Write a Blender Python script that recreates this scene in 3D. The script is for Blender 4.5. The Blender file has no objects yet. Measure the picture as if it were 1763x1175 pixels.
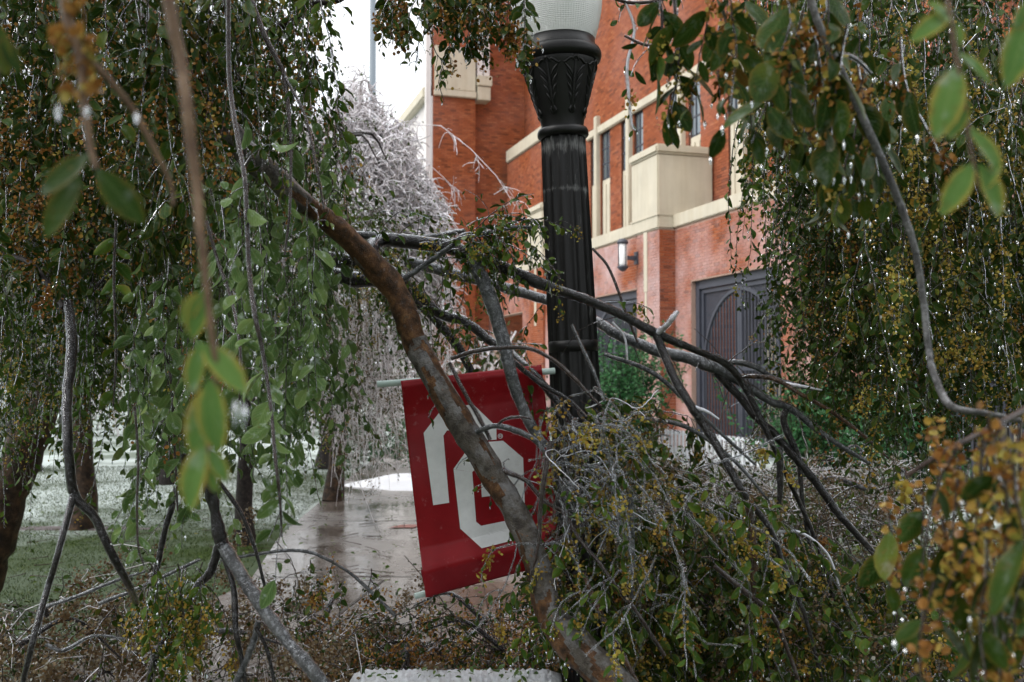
import bpy, bmesh, math
import numpy as np
from mathutils import Vector, Matrix
from mathutils.geometry import tessellate_polygon

R = math.radians
sc = bpy.context.scene
rng = np.random.default_rng(7)

# ------------------------------------------------------------------ camera, sky, sun, exposure
EYE = np.array([0.0, 0.0, 1.6]); F = 1714.0; PITCH = math.atan(62.5 / F)
FWD = np.array([0, math.cos(PITCH), math.sin(PITCH)]); UPV = np.array([0, -math.sin(PITCH), math.cos(PITCH)]); RT = np.array([1.0, 0, 0])
cd = bpy.data.cameras.new('camera'); cam = bpy.data.objects.new('camera', cd); sc.collection.objects.link(cam)
cam.location = EYE; cam.rotation_euler = (R(90) + PITCH, 0, 0)
cd.sensor_width = 36; cd.lens = 36 * F / 1763; cd.clip_start = 0.05; cd.clip_end = 600
cd.dof.use_dof = True; cd.dof.focus_distance = 3.5; cd.dof.aperture_fstop = 4.8
sc.camera = cam

SUN_EL, SUN_AZ = R(42), R(252)      # azimuth clockwise from +Y
wd = bpy.data.worlds.new('World'); sc.world = wd; wd.use_nodes = True
nt = wd.node_tree; bg = nt.nodes['Background']
sky = nt.nodes.new('ShaderNodeTexSky'); sky.sky_type = 'NISHITA'; sky.sun_disc = False
sky.sun_elevation = SUN_EL; sky.sun_rotation = SUN_AZ; sky.dust_density = 6; sky.air_density = 1.0; sky.ozone_density = 1
hs = nt.nodes.new('ShaderNodeHueSaturation'); hs.inputs['Saturation'].default_value = 0.12
nt.links.new(sky.outputs[0], hs.inputs['Color'])
mx = nt.nodes.new('ShaderNodeMix'); mx.data_type = 'RGBA'; mx.inputs[0].default_value = 0.85
nt.links.new(hs.outputs[0], mx.inputs[6])
tc = nt.nodes.new('ShaderNodeTexCoord'); sx_ = nt.nodes.new('ShaderNodeSeparateXYZ'); nt.links.new(tc.outputs['Generated'], sx_.inputs[0])
cr = nt.nodes.new('ShaderNodeValToRGB'); nt.links.new(sx_.outputs[2], cr.inputs[0])     # overcast sky: zenith three times the horizon
cr.color_ramp.elements[0].position = 0; cr.color_ramp.elements[0].color = (.325, .335, .35, 1); cr.color_ramp.elements[1].position = 1; cr.color_ramp.elements[1].color = (.95, .975, 1, 1)
vm = nt.nodes.new('ShaderNodeVectorMath'); vm.operation = 'SCALE'; vm.inputs['Scale'].default_value = 27.0; nt.links.new(cr.outputs[0], vm.inputs[0]); nt.links.new(vm.outputs[0], mx.inputs[7])
nt.links.new(mx.outputs[2], bg.inputs[0]); bg.inputs[1].default_value = 0.1
sl = bpy.data.lights.new('sun', 'SUN'); sl.energy = 1.3; sl.angle = R(25); sl.color = (1, .96, .9)
so = bpy.data.objects.new('sun', sl); sc.collection.objects.link(so)
so.rotation_euler = (R(90) - SUN_EL, 0, math.pi - SUN_AZ)
sc.view_settings.view_transform = 'Standard'; sc.view_settings.look = 'None'
sc.view_settings.exposure = 0.3; sc.view_settings.gamma = 1; sc.view_settings.use_curve_mapping = False
cy = sc.cycles
cy.max_bounces = 6; cy.diffuse_bounces = 2; cy.glossy_bounces = 3; cy.transmission_bounces = 5; cy.transparent_max_bounces = 16
cy.use_denoising = True; cy.caustics_reflective = False; cy.caustics_refractive = False
try:
    cy.denoiser = 'OPENIMAGEDENOISE'; cy.denoising_input_passes = 'RGB_ALBEDO_NORMAL'
except Exception: pass
cy.sample_clamp_indirect = 4

# ------------------------------------------------------------------ helpers
def W(px, py, d):
    px = np.asarray(px, float); py = np.asarray(py, float); d = np.asarray(d, float)
    a = (px - 881.5) / F * d; b = (587.5 - py) / F * d
    return EYE + d[..., None] * FWD + a[..., None] * RT + b[..., None] * UPV
def W1(px, py, d): return W(np.array([px]), np.array([py]), np.array([float(d)]))[0]
def nrm(v): return v / np.maximum(np.linalg.norm(v, axis=-1, keepdims=True), 1e-9)
def U(a, b, n=None): return rng.uniform(a, b, n)

COL = sc.collection
def tag(o, label=None, cat=None, group=None, kind=None):
    if label: o['label'] = label
    if cat: o['category'] = cat
    if group: o['group'] = group
    if kind: o['kind'] = kind
    return o
def empty(name, loc, label=None, cat=None, group=None):
    o = bpy.data.objects.new(name, None); COL.objects.link(o); o.location = loc; o.empty_display_size = .1
    return tag(o, label, cat, group)
def link(name, me, parent=None):
    o = bpy.data.objects.new(name, me); COL.objects.link(o)
    if parent is not None:
        o.parent = parent
        p = parent; off = Vector((0, 0, 0))
        while p is not None: off += p.location; p = p.parent
        o.location = -off         # meshes are written in world coordinates
    return o
def mesh(name, batches, mats, smooth=True):
    """batches: (V[n,3], F[m,k], material index, attr[n,3] or None)"""
    vs, loops, starts, tot, mi, at = [], [], [], [], [], []
    vo = 0; lo = 0; has = any(len(b) > 3 and b[3] is not None for b in batches)
    for b in batches:
        V, Fc, m = b[0], b[1], b[2]
        if len(V) == 0 or len(Fc) == 0: continue
        vs.append(V); Fc = np.asarray(Fc) + vo; k = Fc.shape[1]
        loops.append(Fc.reshape(-1)); starts.append(lo + np.arange(len(Fc)) * k); tot.append(np.full(len(Fc), k)); mi.append(np.full(len(Fc), m))
        if has: at.append(b[3] if len(b) > 3 and b[3] is not None else np.zeros((len(V), 3)))
        vo += len(V); lo += Fc.size
    me = bpy.data.meshes.new(name)
    if not vs: return me
    V = np.concatenate(vs); L = np.concatenate(loops); S = np.concatenate(starts); T = np.concatenate(tot); M = np.concatenate(mi)
    me.vertices.add(len(V)); me.vertices.foreach_set('co', V.astype(np.float32).ravel())
    me.loops.add(len(L)); me.loops.foreach_set('vertex_index', L.astype(np.int32))
    me.polygons.add(len(S)); me.polygons.foreach_set('loop_start', S.astype(np.int32))
    try: me.polygons.foreach_set('loop_total', T.astype(np.int32))
    except Exception: pass
    me.polygons.foreach_set('material_index', M.astype(np.int32))
    me.polygons.foreach_set('use_smooth', np.full(len(S), bool(smooth)))
    if has:
        a = me.attributes.new('lf', 'FLOAT_VECTOR', 'POINT'); a.data.foreach_set('vector', np.concatenate(at).astype(np.float32).ravel())
    for m in (mats if isinstance(mats, (list, tuple)) else [mats]): me.materials.append(m)
    me.update(calc_edges=True)
    return me
def build(name, batches, mats, parent=None, smooth=True): return link(name, mesh(name, batches, mats, smooth), parent)

def tubes(P, Rd, sides=5, cap=False):
    """P (N,K,3), Rd (N,K)"""
    N, K, _ = P.shape
    T = np.empty_like(P); T[:, 1:-1] = P[:, 2:] - P[:, :-2]; T[:, 0] = P[:, 1] - P[:, 0]; T[:, -1] = P[:, -1] - P[:, -2]; T = nrm(T)
    ref = nrm(rng.normal(size=(N, 1, 3)) * [1, 1, .25])
    A = nrm(np.cross(T, ref)); B = np.cross(T, A)
    th = np.arange(sides) / sides * 2 * np.pi
    V = P[:, :, None, :] + Rd[:, :, None, None] * (np.cos(th)[None, None, :, None] * A[:, :, None, :] + np.sin(th)[None, None, :, None] * B[:, :, None, :])
    i = np.arange(N)[:, None, None] * K * sides + np.arange(K - 1)[None, :, None] * sides + np.arange(sides)[None, None, :]
    j = np.arange(N)[:, None, None] * K * sides + np.arange(K - 1)[None, :, None] * sides + ((np.arange(sides) + 1) % sides)[None, None, :]
    Fc = np.stack([i, j, j + sides, i + sides], -1).reshape(-1, 4)
    return V.reshape(-1, 3), Fc
def spline(pts, n):
    """Catmull-Rom through rows of pts (any columns)"""
    p = np.asarray(pts, float); p = np.vstack([2 * p[0] - p[1], p, 2 * p[-1] - p[-2]])
    s = np.linspace(0, len(pts) - 1.0001, n); i = s.astype(int); t = (s - i)[:, None]
    a, b, c, d = p[i], p[i + 1], p[i + 2], p[i + 3]
    return .5 * (2 * b + (c - a) * t + (2 * a - 5 * b + 4 * c - d) * t * t + (3 * b - a - 3 * c + d) * t ** 3)
def strands(P0, D0, L, K=9, droop=.5, jit=.12):
    N = len(P0); D = nrm(D0.astype(float)); P = [P0.astype(float)]; st = np.asarray(L, float)[:, None] / (K - 1)
    bend = rng.normal(size=(N, 3)) * jit * .5
    for k in range(K - 1):
        D = nrm(D + np.array([0, 0, -1.0]) * droop + bend + rng.normal(size=(N, 3)) * jit)
        P.append(P[-1] + D * st)
    return np.stack(P, 1)
def along(P, si, t):
    """positions and tangents on strands si at parameters t in 0..1"""
    K = P.shape[1]; u = np.clip(t, 0, .9999) * (K - 1); k = u.astype(int); f = (u - k)[:, None]
    a, b = P[si, k], P[si, k + 1]
    return a + (b - a) * f, nrm(b - a)

# leaf templates: x along, y across (unit half-width .5), z up
def leaf_template(n):
    if n == 0:
        V = np.array([[0, 0, 0], [.5, .5, .06], [1, 0, -.05], [.5, -.5, .06]]); Fc = [np.array([[0, 3, 2], [0, 2, 1]])]
        return V, Fc, np.array([[0, 0, 0], [.5, 1, 0], [1, 0, 0], [.5, -1, 0]])
    if n == 1: xs = [.3, .68]; ws = [.46, .44]
    else: xs = [.12, .3, .5, .7, .88]; ws = [.27, .45, .5, .42, .22]
    V = [[0, 0, 0]]; A = [[0, 0, 0]]
    for x, w in zip(xs, ws):
        zc = -.14 * (x - .4) ** 2 * 2
        for s in (-1, 0, 1):
            V.append([x + (.03 if s else 0), s * w, zc + (.10 * w * 2 if s else 0)]); A.append([x, s, 0])
    V.append([1.0, 0, -.10]); A.append([1, 1, 0])
    tri = []; quad = []; m = len(xs)
    tri += [[0, 2, 1][::-1], [0, 3, 2][::-1]]
    for k in range(m - 1):
        a = 1 + 3 * k; b = a + 3
        quad += [[a, b, b + 1, a + 1], [a + 1, b + 1, b + 2, a + 2]]
    a = 1 + 3 * (m - 1); e = len(V) - 1
    tri += [[a, e, a + 1], [a + 1, e, a + 2]]
    return np.array(V, float), [np.array(tri), np.array(quad)], np.array(A, float)
LT = {n: leaf_template(n) for n in (0, 1, 2)}
def leaf_batches(P, D, Nn, L, ratio, n, mat):
    V, Fs, A = LT[n]
    D = nrm(D); S = nrm(np.cross(Nn, D)); Z = np.cross(D, S); L = np.asarray(L)[:, None, None]; ratio = np.asarray(ratio) * np.ones(len(P))
    curl = U(.2, 1.9, len(P))[:, None]
    X = P[:, None, :] + L * (V[None, :, 0:1] * D[:, None, :] + V[None, :, 1:2] * ratio[:, None, None] * S[:, None, :] + (V[None, :, 2] * curl)[:, :, None] * Z[:, None, :])
    nv = len(V); off = (np.arange(len(P)) * nv)[:, None, None]
    at = np.tile(A, (len(P), 1)); Xf = X.reshape(-1, 3)
    # one batch of vertices, both face lists share it: emit tris with the vertices, quads as a second batch referring back
    return [(Xf, [(f[None] + off).reshape(-1, f.shape[1]) for f in Fs], mat, at)]
def flat(bs):
    """turn (V,[F...],m,at) into batches by splitting quads to triangles"""
    out = []
    for V, Fs, m, at in bs:
        tr = []
        for f in Fs:
            if f.shape[1] == 3: tr.append(f)
            else: tr += [f[:, [0, 1, 2]], f[:, [0, 2, 3]]]
        out.append((V, np.concatenate(tr), m, at))
    return out
OCT_V = np.array([[0, 0, .8], [1, 0, 0], [0, 1, 0], [-1, 0, 0], [0, -1, 0], [0, 0, -1.2]], float)
OCT_F = np.array([[0, 1, 2], [0, 2, 3], [0, 3, 4], [0, 4, 1], [5, 2, 1], [5, 3, 2], [5, 4, 3], [5, 1, 4]])
def blobs(P, r, sz, mat):
    V = P[:, None, :] + OCT_V[None] * (np.asarray(r)[:, None, None] * np.array([1, 1, 1.0])) * np.stack([np.ones(len(P)), np.ones(len(P)), np.asarray(sz) * np.ones(len(P))], -1)[:, None, :]
    return (V.reshape(-1, 3), (OCT_F[None] + (np.arange(len(P)) * 6)[:, None, None]).reshape(-1, 3), mat, None)
HX = np.array([[math.cos(a), math.sin(a), 0.0] for a in np.arange(6) * math.pi / 3]) * [.5, .42, 0]
def discs(P, s, mat):
    """samaras: small papery hexagonal discs"""
    N = len(P); a = nrm(rng.normal(size=(N, 3))); b = nrm(np.cross(a, rng.normal(size=(N, 3)))); c = np.cross(a, b)
    rim = P[:, None, :] + s[:, None, None] * (HX[None, :, 0:1] * a[:, None] + HX[None, :, 1:2] * b[:, None])
    ctr = (P + c * s[:, None] * .13)[:, None]
    V = np.concatenate([rim, ctr], 1).reshape(-1, 3)
    f = np.array([[k, (k + 1) % 6, 6] for k in range(6)])
    return (V, (f[None] + (np.arange(N) * 7)[:, None, None]).reshape(-1, 3), mat, None)
Q4 = np.array([[-.5, 0, 0], [0, -.42, .1], [.5, 0, 0], [0, .42, .1]])
Q6 = np.array([[-.5, 0, 0], [-.2, -.4, .08], [.25, -.36, .08], [.5, 0, 0], [.2, .4, .08], [-.25, .36, .08]])
def flakes(P, s, mat, n=4):
    N = len(P); a = nrm(rng.normal(size=(N, 3))); b = nrm(np.cross(a, rng.normal(size=(N, 3)))); c = np.cross(a, b); H = Q4 if n == 4 else Q6
    V = P[:, None] + s[:, None, None] * (H[None, :, 0:1] * a[:, None] + H[None, :, 1:2] * b[:, None] + H[None, :, 2:3] * c[:, None])
    f = np.array([[0, 1, 2], [0, 2, 3]]) if n == 4 else np.array([[0, 1, 2], [0, 2, 3], [0, 3, 4], [0, 4, 5]])
    return (V.reshape(-1, 3), (f[None] + (np.arange(N) * n)[:, None, None]).reshape(-1, 3), mat, None)
TET_V = np.array([[0, 0, .8], [.94, 0, -.33], [-.47, .82, -.33], [-.47, -.82, -.33]]); TET_F = np.array([[0, 1, 2], [0, 2, 3], [0, 3, 1], [1, 3, 2]])
def bits(P, r, mat):
    V = P[:, None] + TET_V[None] * np.asarray(r)[:, None, None]
    return (V.reshape(-1, 3), (TET_F[None] + (np.arange(len(P)) * 4)[:, None, None]).reshape(-1, 3), mat, None)
def box(c, s, ax=None):
    """box batch centre c, full size s, axes rows ax"""
    ax = np.eye(3) if ax is None else np.asarray(ax)
    g = np.array([[x, y, z] for x in (-.5, .5) for y in (-.5, .5) for z in (-.5, .5)]) * np.asarray(s)
    V = np.asarray(c) + g @ ax
    return V, np.array([[0, 1, 3, 2], [4, 6, 7, 5], [0, 4, 5, 1], [2, 3, 7, 6], [0, 2, 6, 4], [1, 5, 7, 3]])
def lathe(prof, n=48, c=(0, 0, 0)):
    prof = np.asarray(prof, float); th = np.arange(n) / n * 2 * np.pi
    V = np.stack([prof[:, None, 0] * np.cos(th), prof[:, None, 0] * np.sin(th), np.repeat(prof[:, 1:2], n, 1)], -1) + np.asarray(c)
    K = len(prof); i = np.arange(K - 1)[:, None] * n + np.arange(n)[None]; j = np.arange(K - 1)[:, None] * n + (np.arange(n) + 1) % n
    return V.reshape(-1, 3), np.stack([i, j, j + n, i + n], -1).reshape(-1, 4)

# ------------------------------------------------------------------ materials
def mat(name):
    m = bpy.data.materials.new(name); m.use_nodes = True; n = m.node_tree; return m, n, n.nodes['Principled BSDF'], n.nodes, n.links
def ramp(nodes, stops, interp='LINEAR'):
    r = nodes.new('ShaderNodeValToRGB'); e = r.color_ramp; e.interpolation = interp
    while len(e.elements) < len(stops): e.elements.new(.5)
    for k, (p, c) in enumerate(stops): e.elements[k].position = p; e.elements[k].color = (*c, 1)
    return r
def noise(nodes, links, scale, detail=3, rough=.5, vec=None):
    t = nodes.new('ShaderNodeTexNoise'); t.inputs['Scale'].default_value = scale; t.inputs['Detail'].default_value = detail; t.inputs['Roughness'].default_value = rough
    if vec is None:
        g = nodes.new('ShaderNodeNewGeometry'); vec = g.outputs['Position']
    links.new(vec, t.inputs['Vector']); return t
def mixc(nodes, links, fac, a, b):
    m = nodes.new('ShaderNodeMix'); m.data_type = 'RGBA'
    for s, v in ((m.inputs[0], fac), (m.inputs[6], a), (m.inputs[7], b)):
        if isinstance(v, (int, float)): s.default_value = v
        elif isinstance(v, tuple): s.default_value = (*v, 1)
        else: links.new(v, s)
    return m.outputs[2]
def math_(nodes, links, op, a, b=None, clamp=False):
    m = nodes.new('ShaderNodeMath'); m.operation = op; m.use_clamp = clamp
    for s, v in ((m.inputs[0], a), (m.inputs[1], b)):
        if v is None: continue
        if isinstance(v, (int, float)): s.default_value = v
        else: links.new(v, s)
    return m.outputs[0]
def bump(nodes, links, h, strength, dist, p):
    b = nodes.new('ShaderNodeBump'); b.inputs['Strength'].default_value = strength; b.inputs['Distance'].default_value = dist
    links.new(h, b.inputs['Height']); links.new(b.outputs[0], p.inputs['Normal']); return b
def simple(name, col, rough=.5, var=.15, scale=8, bs=.2, bd=.003, metal=0, coat=0):
    m, n, p, N, L = mat(name)
    t = noise(N, L, scale, 4); r = ramp(N, [(.25, tuple(c * (1 - var) for c in col)), (.75, tuple(min(1, c * (1 + var)) for c in col))])
    L.new(t.outputs[0], r.inputs[0]); L.new(r.outputs[0], p.inputs['Base Color'])
    p.inputs['Roughness'].default_value = rough; p.inputs['Metallic'].default_value = metal; p.inputs['Coat Weight'].default_value = coat; p.inputs['Coat Roughness'].default_value = .1
    if bs: bump(N, L, noise(N, L, scale * 6, 4).outputs[0], bs, bd, p)
    return m
def rnd_socket(N, L):
    g = N.new('ShaderNodeNewGeometry'); o = N.new('ShaderNodeObjectInfo')
    return math_(N, L, 'FRACT', math_(N, L, 'ADD', g.outputs['Random Per Island'], o.outputs['Random']))
def leaf_mat(name, stops, edge=(.16, .105, .018), edge_amt=.6, frost=.25, coat=.32, trans=.10, vein=(.085, .125, .04), rough=.4):
    m, n, p, N, L = mat(name)
    rs = rnd_socket(N, L); cl = noise(N, L, 7, 2); rs = math_(N, L, 'ADD', math_(N, L, 'MULTIPLY', rs, .6), math_(N, L, 'MULTIPLY', math_(N, L, 'SUBTRACT', cl.outputs[0], .3), 1.0), True)
    r = ramp(N, stops); L.new(rs, r.inputs[0])
    a = N.new('ShaderNodeAttribute'); a.attribute_name = 'lf'; sx = N.new('ShaderNodeSeparateXYZ'); L.new(a.outputs['Vector'], sx.inputs[0])
    ab = math_(N, L, 'ABSOLUTE', sx.outputs[1]); e = math_(N, L, 'POWER', ab, 5.0)
    nz = noise(N, L, 60, 3)
    e2 = math_(N, L, 'MULTIPLY', math_(N, L, 'MULTIPLY', e, nz.outputs[0]), edge_amt * 2, True)
    c = mixc(N, L, e2, r.outputs[0], edge)
    rib = math_(N, L, 'MULTIPLY', math_(N, L, 'POWER', math_(N, L, 'SUBTRACT', 1.0, ab), 14.0), .45)
    hasv = math_(N, L, 'GREATER_THAN', sx.outputs[0], .001); rib = math_(N, L, 'MULTIPLY', rib, hasv)
    c = mixc(N, L, rib, c, vein)
    vn = math_(N, L, 'POWER', math_(N, L, 'ABSOLUTE', math_(N, L, 'SINE', math_(N, L, 'SUBTRACT', math_(N, L, 'MULTIPLY', sx.outputs[0], 26.0), math_(N, L, 'MULTIPLY', ab, 9.0)))), 12.0)
    c = mixc(N, L, math_(N, L, 'MULTIPLY', math_(N, L, 'MULTIPLY', vn, .28), hasv), c, vein)
    bl_ = noise(N, L, 120, 3); br_ = ramp(N, [(.60, (0, 0, 0)), (.72, (1, 1, 1))]); L.new(bl_.outputs[0], br_.inputs[0]); c = mixc(N, L, math_(N, L, 'MULTIPLY', br_.outputs[0], .45), c, (.12, .07, .02))
    nf = noise(N, L, 45, 4, .6); fr = ramp(N, [(.56, (0, 0, 0)), (.70, (1, 1, 1))]); L.new(nf.outputs[0], fr.inputs[0])
    ff = math_(N, L, 'MULTIPLY', fr.outputs[0], frost)
    c = mixc(N, L, ff, c, (.62, .68, .68))
    L.new(c, p.inputs['Base Color']); p.inputs['Roughness'].default_value = rough
    p.inputs['Specular IOR Level'].default_value = .06; cw = ramp(N, [(.50, (0, 0, 0)), (.60, (1, 1, 1))]); L.new(nf.outputs[0], cw.inputs[0]); L.new(math_(N, L, 'MULTIPLY', cw.outputs[0], coat), p.inputs['Coat Weight']); p.inputs['Coat Roughness'].default_value = .04; p.inputs['Coat IOR'].default_value = 1.31
    b = bump(N, L, noise(N, L, 180, 3).outputs[0], .5, .002, p); L.new(b.outputs[0], p.inputs['Coat Normal'])
    t = N.new('ShaderNodeBsdfTranslucent'); L.new(c, t.inputs[0]); ms = N.new('ShaderNodeMixShader'); ms.inputs[0].default_value = trans
    L.new(p.outputs[0], ms.inputs[1]); L.new(t.outputs[0], ms.inputs[2]); L.new(ms.outputs[0], N['Material Output'].inputs[0])
    return m
def bark_mat(name, stops, scale=14, frost=.35, rough=.55, coat=.6, fthr=.55, fs=None, fw=.09, bs=.8, bd=.006, fcol=(.50, .50, .52)):
    m, n, p, N, L = mat(name)
    t = noise(N, L, scale, 5, .6); r = ramp(N, stops); L.new(t.outputs[0], r.inputs[0])
    t2 = noise(N, L, fs or scale * 2.7, 6, .7); f = ramp(N, [(fthr, (0, 0, 0)), (fthr + fw, (1, 1, 1))]); L.new(t2.outputs[0], f.inputs[0])
    g = N.new('ShaderNodeNewGeometry'); s = N.new('ShaderNodeSeparateXYZ'); L.new(g.outputs['Normal'], s.inputs[0])
    up = math_(N, L, 'ADD', math_(N, L, 'MULTIPLY', s.outputs[2], .6), .55, True)       # ice lies on upper sides
    ff = math_(N, L, 'MULTIPLY', math_(N, L, 'MULTIPLY', f.outputs[0], up), frost)
    c = mixc(N, L, ff, r.outputs[0], fcol)
    L.new(c, p.inputs['Base Color']); p.inputs['Roughness'].default_value = rough
    p.inputs['Specular IOR Level'].default_value = .1; p.inputs['Coat Weight'].default_value = coat; p.inputs['Coat Roughness'].default_value = .08; p.inputs['Coat IOR'].default_value = 1.31
    t3 = noise(N, L, scale * 8, 6, .7); h = math_(N, L, 'ADD', math_(N, L, 'MULTIPLY', t.outputs[0], 1.5), t3.outputs[0])
    b = bump(N, L, h, bs, bd, p)
    b2 = N.new('ShaderNodeBump'); b2.inputs['Strength'].default_value = .6; b2.inputs['Distance'].default_value = bd; L.new(t3.outputs[0], b2.inputs['Height']); L.new(b2.outputs[0], p.inputs['Coat Normal'])
    return m
def ice_mat(name, tint=(.90, .92, .94), rough=.06, blend=.5, base=.015, milk=.03):
    m, n, p, N, L = mat(name); N.remove(p)
    tr = N.new('ShaderNodeBsdfTransparent'); tr.inputs[0].default_value = (*tint, 1)
    gl = N.new('ShaderNodeBsdfGlossy'); gl.inputs['Roughness'].default_value = rough; gl.inputs[0].default_value = (.95, .97, 1, 1)
    lw = N.new('ShaderNodeLayerWeight'); lw.inputs[0].default_value = blend
    f = math_(N, L, 'ADD', math_(N, L, 'MULTIPLY', math_(N, L, 'POWER', lw.outputs['Facing'], 3.6), .85), base, True)
    t = noise(N, L, 90, 3); b = N.new('ShaderNodeBump'); b.inputs['Strength'].default_value = .8; b.inputs['Distance'].default_value = .004
    L.new(t.outputs[0], b.inputs['Height']); L.new(b.outputs[0], gl.inputs['Normal']); L.new(b.outputs[0], lw.inputs['Normal'])
    ms = N.new('ShaderNodeMixShader'); L.new(f, ms.inputs[0]); L.new(tr.outputs[0], ms.inputs[1]); L.new(gl.outputs[0], ms.inputs[2])
    df = N.new('ShaderNodeBsdfDiffuse'); df.inputs[0].default_value = (.85, .87, .92, 1); m2 = N.new('ShaderNodeMixShader')
    t9 = noise(N, L, 70, 4, .7); rr9 = ramp(N, [(.52, (0, 0, 0)), (.66, (1, 1, 1))]); L.new(t9.outputs[0], rr9.inputs[0]); L.new(math_(N, L, 'MULTIPLY', rr9.outputs[0], milk * 3), m2.inputs[0])
    L.new(ms.outputs[0], m2.inputs[1]); L.new(df.outputs[0], m2.inputs[2]); L.new(m2.outputs[0], N['Material Output'].inputs[0]); return m

G = {}
G['leaf_dark'] = leaf_mat('leaf_dark_green', [(0, (0.0074, 0.0225, 0.0025)), (0.4, (0.0149, 0.0389, 0.005)), (0.75, (0.0279, 0.0593, 0.0074)), (0.9, (0.079, 0.1023, 0.0112)), (1, (0.1023, 0.0512, 0.0087))], frost=.08)
G['leaf_pale'] = leaf_mat('leaf_iced_green', [(0, (.030, .062, .016)), (.5, (.062, .115, .030)), (.85, (.11, .165, .045)), (1, (.17, .19, .05))], frost=.32, edge=(.20, .26, .12), vein=(.20, .28, .12), trans=.16)
G['leaf_mid'] = leaf_mat('leaf_mid_green', [(0, (0.0179, 0.0487, 0.0056)), (0.5, (0.0358, 0.0812, 0.0096)), (0.8, (0.0768, 0.1218, 0.0144)), (1, (0.1664, 0.1353, 0.0176))], frost=.16)
G['leaf_fg'] = leaf_mat('leaf_bright_green', [(0, (.07, .17, .04)), (1, (.13, .24, .06))], frost=.25, edge=(.40, .30, .06), trans=.3, edge_amt=1.2, vein=(.22, .30, .10))
G['leaf_far'] = leaf_mat('leaf_grey_green', [(0, (0.0114, 0.0272, 0.0061)), (0.45, (0.0286, 0.0493, 0.0122)), (0.78, (0.0694, 0.0723, 0.0275)), (1, (0.3672, 0.3825, 0.2754))], frost=.25, coat=.6)
G['leaf_shrub'] = leaf_mat('leaf_shrub_green', [(0, (0.018, 0.09, 0.0312)), (0.6, (0.036, 0.1575, 0.052)), (1, (0.135, 0.3, 0.13))], frost=.3, edge_amt=.1)
G['seed'] = leaf_mat('samara_brown', [(0, (0.0959, 0.0352, 0.0092)), (0.35, (0.2239, 0.0935, 0.023)), (0.65, (0.3518, 0.176, 0.0437)), (0.85, (0.4477, 0.33, 0.0805)), (1, (0.3838, 0.396, 0.115))], frost=.12, edge_amt=0, trans=.3, coat=.9)
G['seed_y'] = leaf_mat('samara_yellow', [(0, (0.202, 0.101, 0.0175)), (0.4, (0.3397, 0.2203, 0.0396)), (0.8, (0.3856, 0.3397, 0.0713)), (1, (0.257, 0.2938, 0.0634))], frost=.12, edge_amt=0, trans=.3, coat=.9)
G['seed_w'] = leaf_mat('samara_iced', [(0, (0.0688, 0.0382, 0.0184)), (0.4, (0.1463, 0.0904, 0.0437)), (0.72, (0.2324, 0.1806, 0.1035)), (0.9, (0.3873, 0.4037, 0.368)), (1, (0.6455, 0.7756, 0.8625))], frost=.4, edge_amt=0, trans=.25, coat=.9)
G['bark'] = bark_mat('bark_mottled', [(.28, (.018, .014, .012)), (.42, (.06, .048, .038)), (.55, (.11, .095, .078)), (.64, (.10, .085, .07)), (.69, (.20, .085, .028)), (.74, (.10, .08, .062))], scale=24, bs=1, frost=.55, fthr=.46, fw=.16, fs=16, coat=.9, bd=.012, fcol=(.36, .36, .375))
G['bark_brown'] = bark_mat('bark_orange_brown', [(.28, (.014, .009, .006)), (.42, (.05, .026, .013)), (.56, (.105, .05, .022)), (.64, (.17, .085, .035)), (.74, (.06, .045, .034))], scale=26, frost=.22, fthr=.58, coat=.35, bs=1)
G['bark_trunk'] = bark_mat('bark_trunk_brown', [(.28, (.010, .007, .005)), (.45, (.032, .020, .013)), (.58, (.065, .038, .022)), (.7, (.11, .06, .03))], scale=16, frost=.15, fthr=.6, coat=.3, bs=1, bd=.012)
G['bark_dark'] = bark_mat('bark_wet_dark', [(.3, (.008, .006, .006)), (.55, (.022, .017, .015)), (.75, (.045, .036, .031))], scale=25, frost=.22, fthr=.60, coat=.4)
G['bark_grey'] = bark_mat('bark_iced_grey', [(.3, (.028, .027, .028)), (.5, (.075, .073, .072)), (.7, (.14, .135, .13))], scale=22, frost=.45, fthr=.50, coat=.6)
G['twig'] = bark_mat('twig_dark', [(.3, (.022, .014, .012)), (.6, (.06, .038, .03)), (.8, (.10, .07, .055))], scale=60, frost=.25, fthr=.58, bd=.002, coat=.5)
G['twig_tan'] = bark_mat('twig_tan', [(.3, (.10, .055, .035)), (.6, (.19, .12, .07)), (.8, (.27, .17, .10))], scale=60, frost=.35, fthr=.6, bd=.002, coat=.5)
G['twig_ice'] = bark_mat('twig_white_ice', [(.3, (.34, .25, .22)), (.5, (.66, .60, .61)), (.7, (.90, .87, .92))], scale=30, frost=.9, fthr=.42, bd=.003, coat=.7, fcol=(.88, .87, .92))
G['ice'] = ice_mat('clear_ice'); G['ice_near'] = ice_mat('ice_clear_bright', blend=.5, base=.05, milk=.07, rough=.10); G['ice_drop'] = ice_mat('ice_drop', base=.55, milk=.10, rough=.12)
G['frost'] = simple('white_crusted_ice', (.74, .76, .80), .35, .15, 40, .9, .01, coat=.5)

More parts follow.
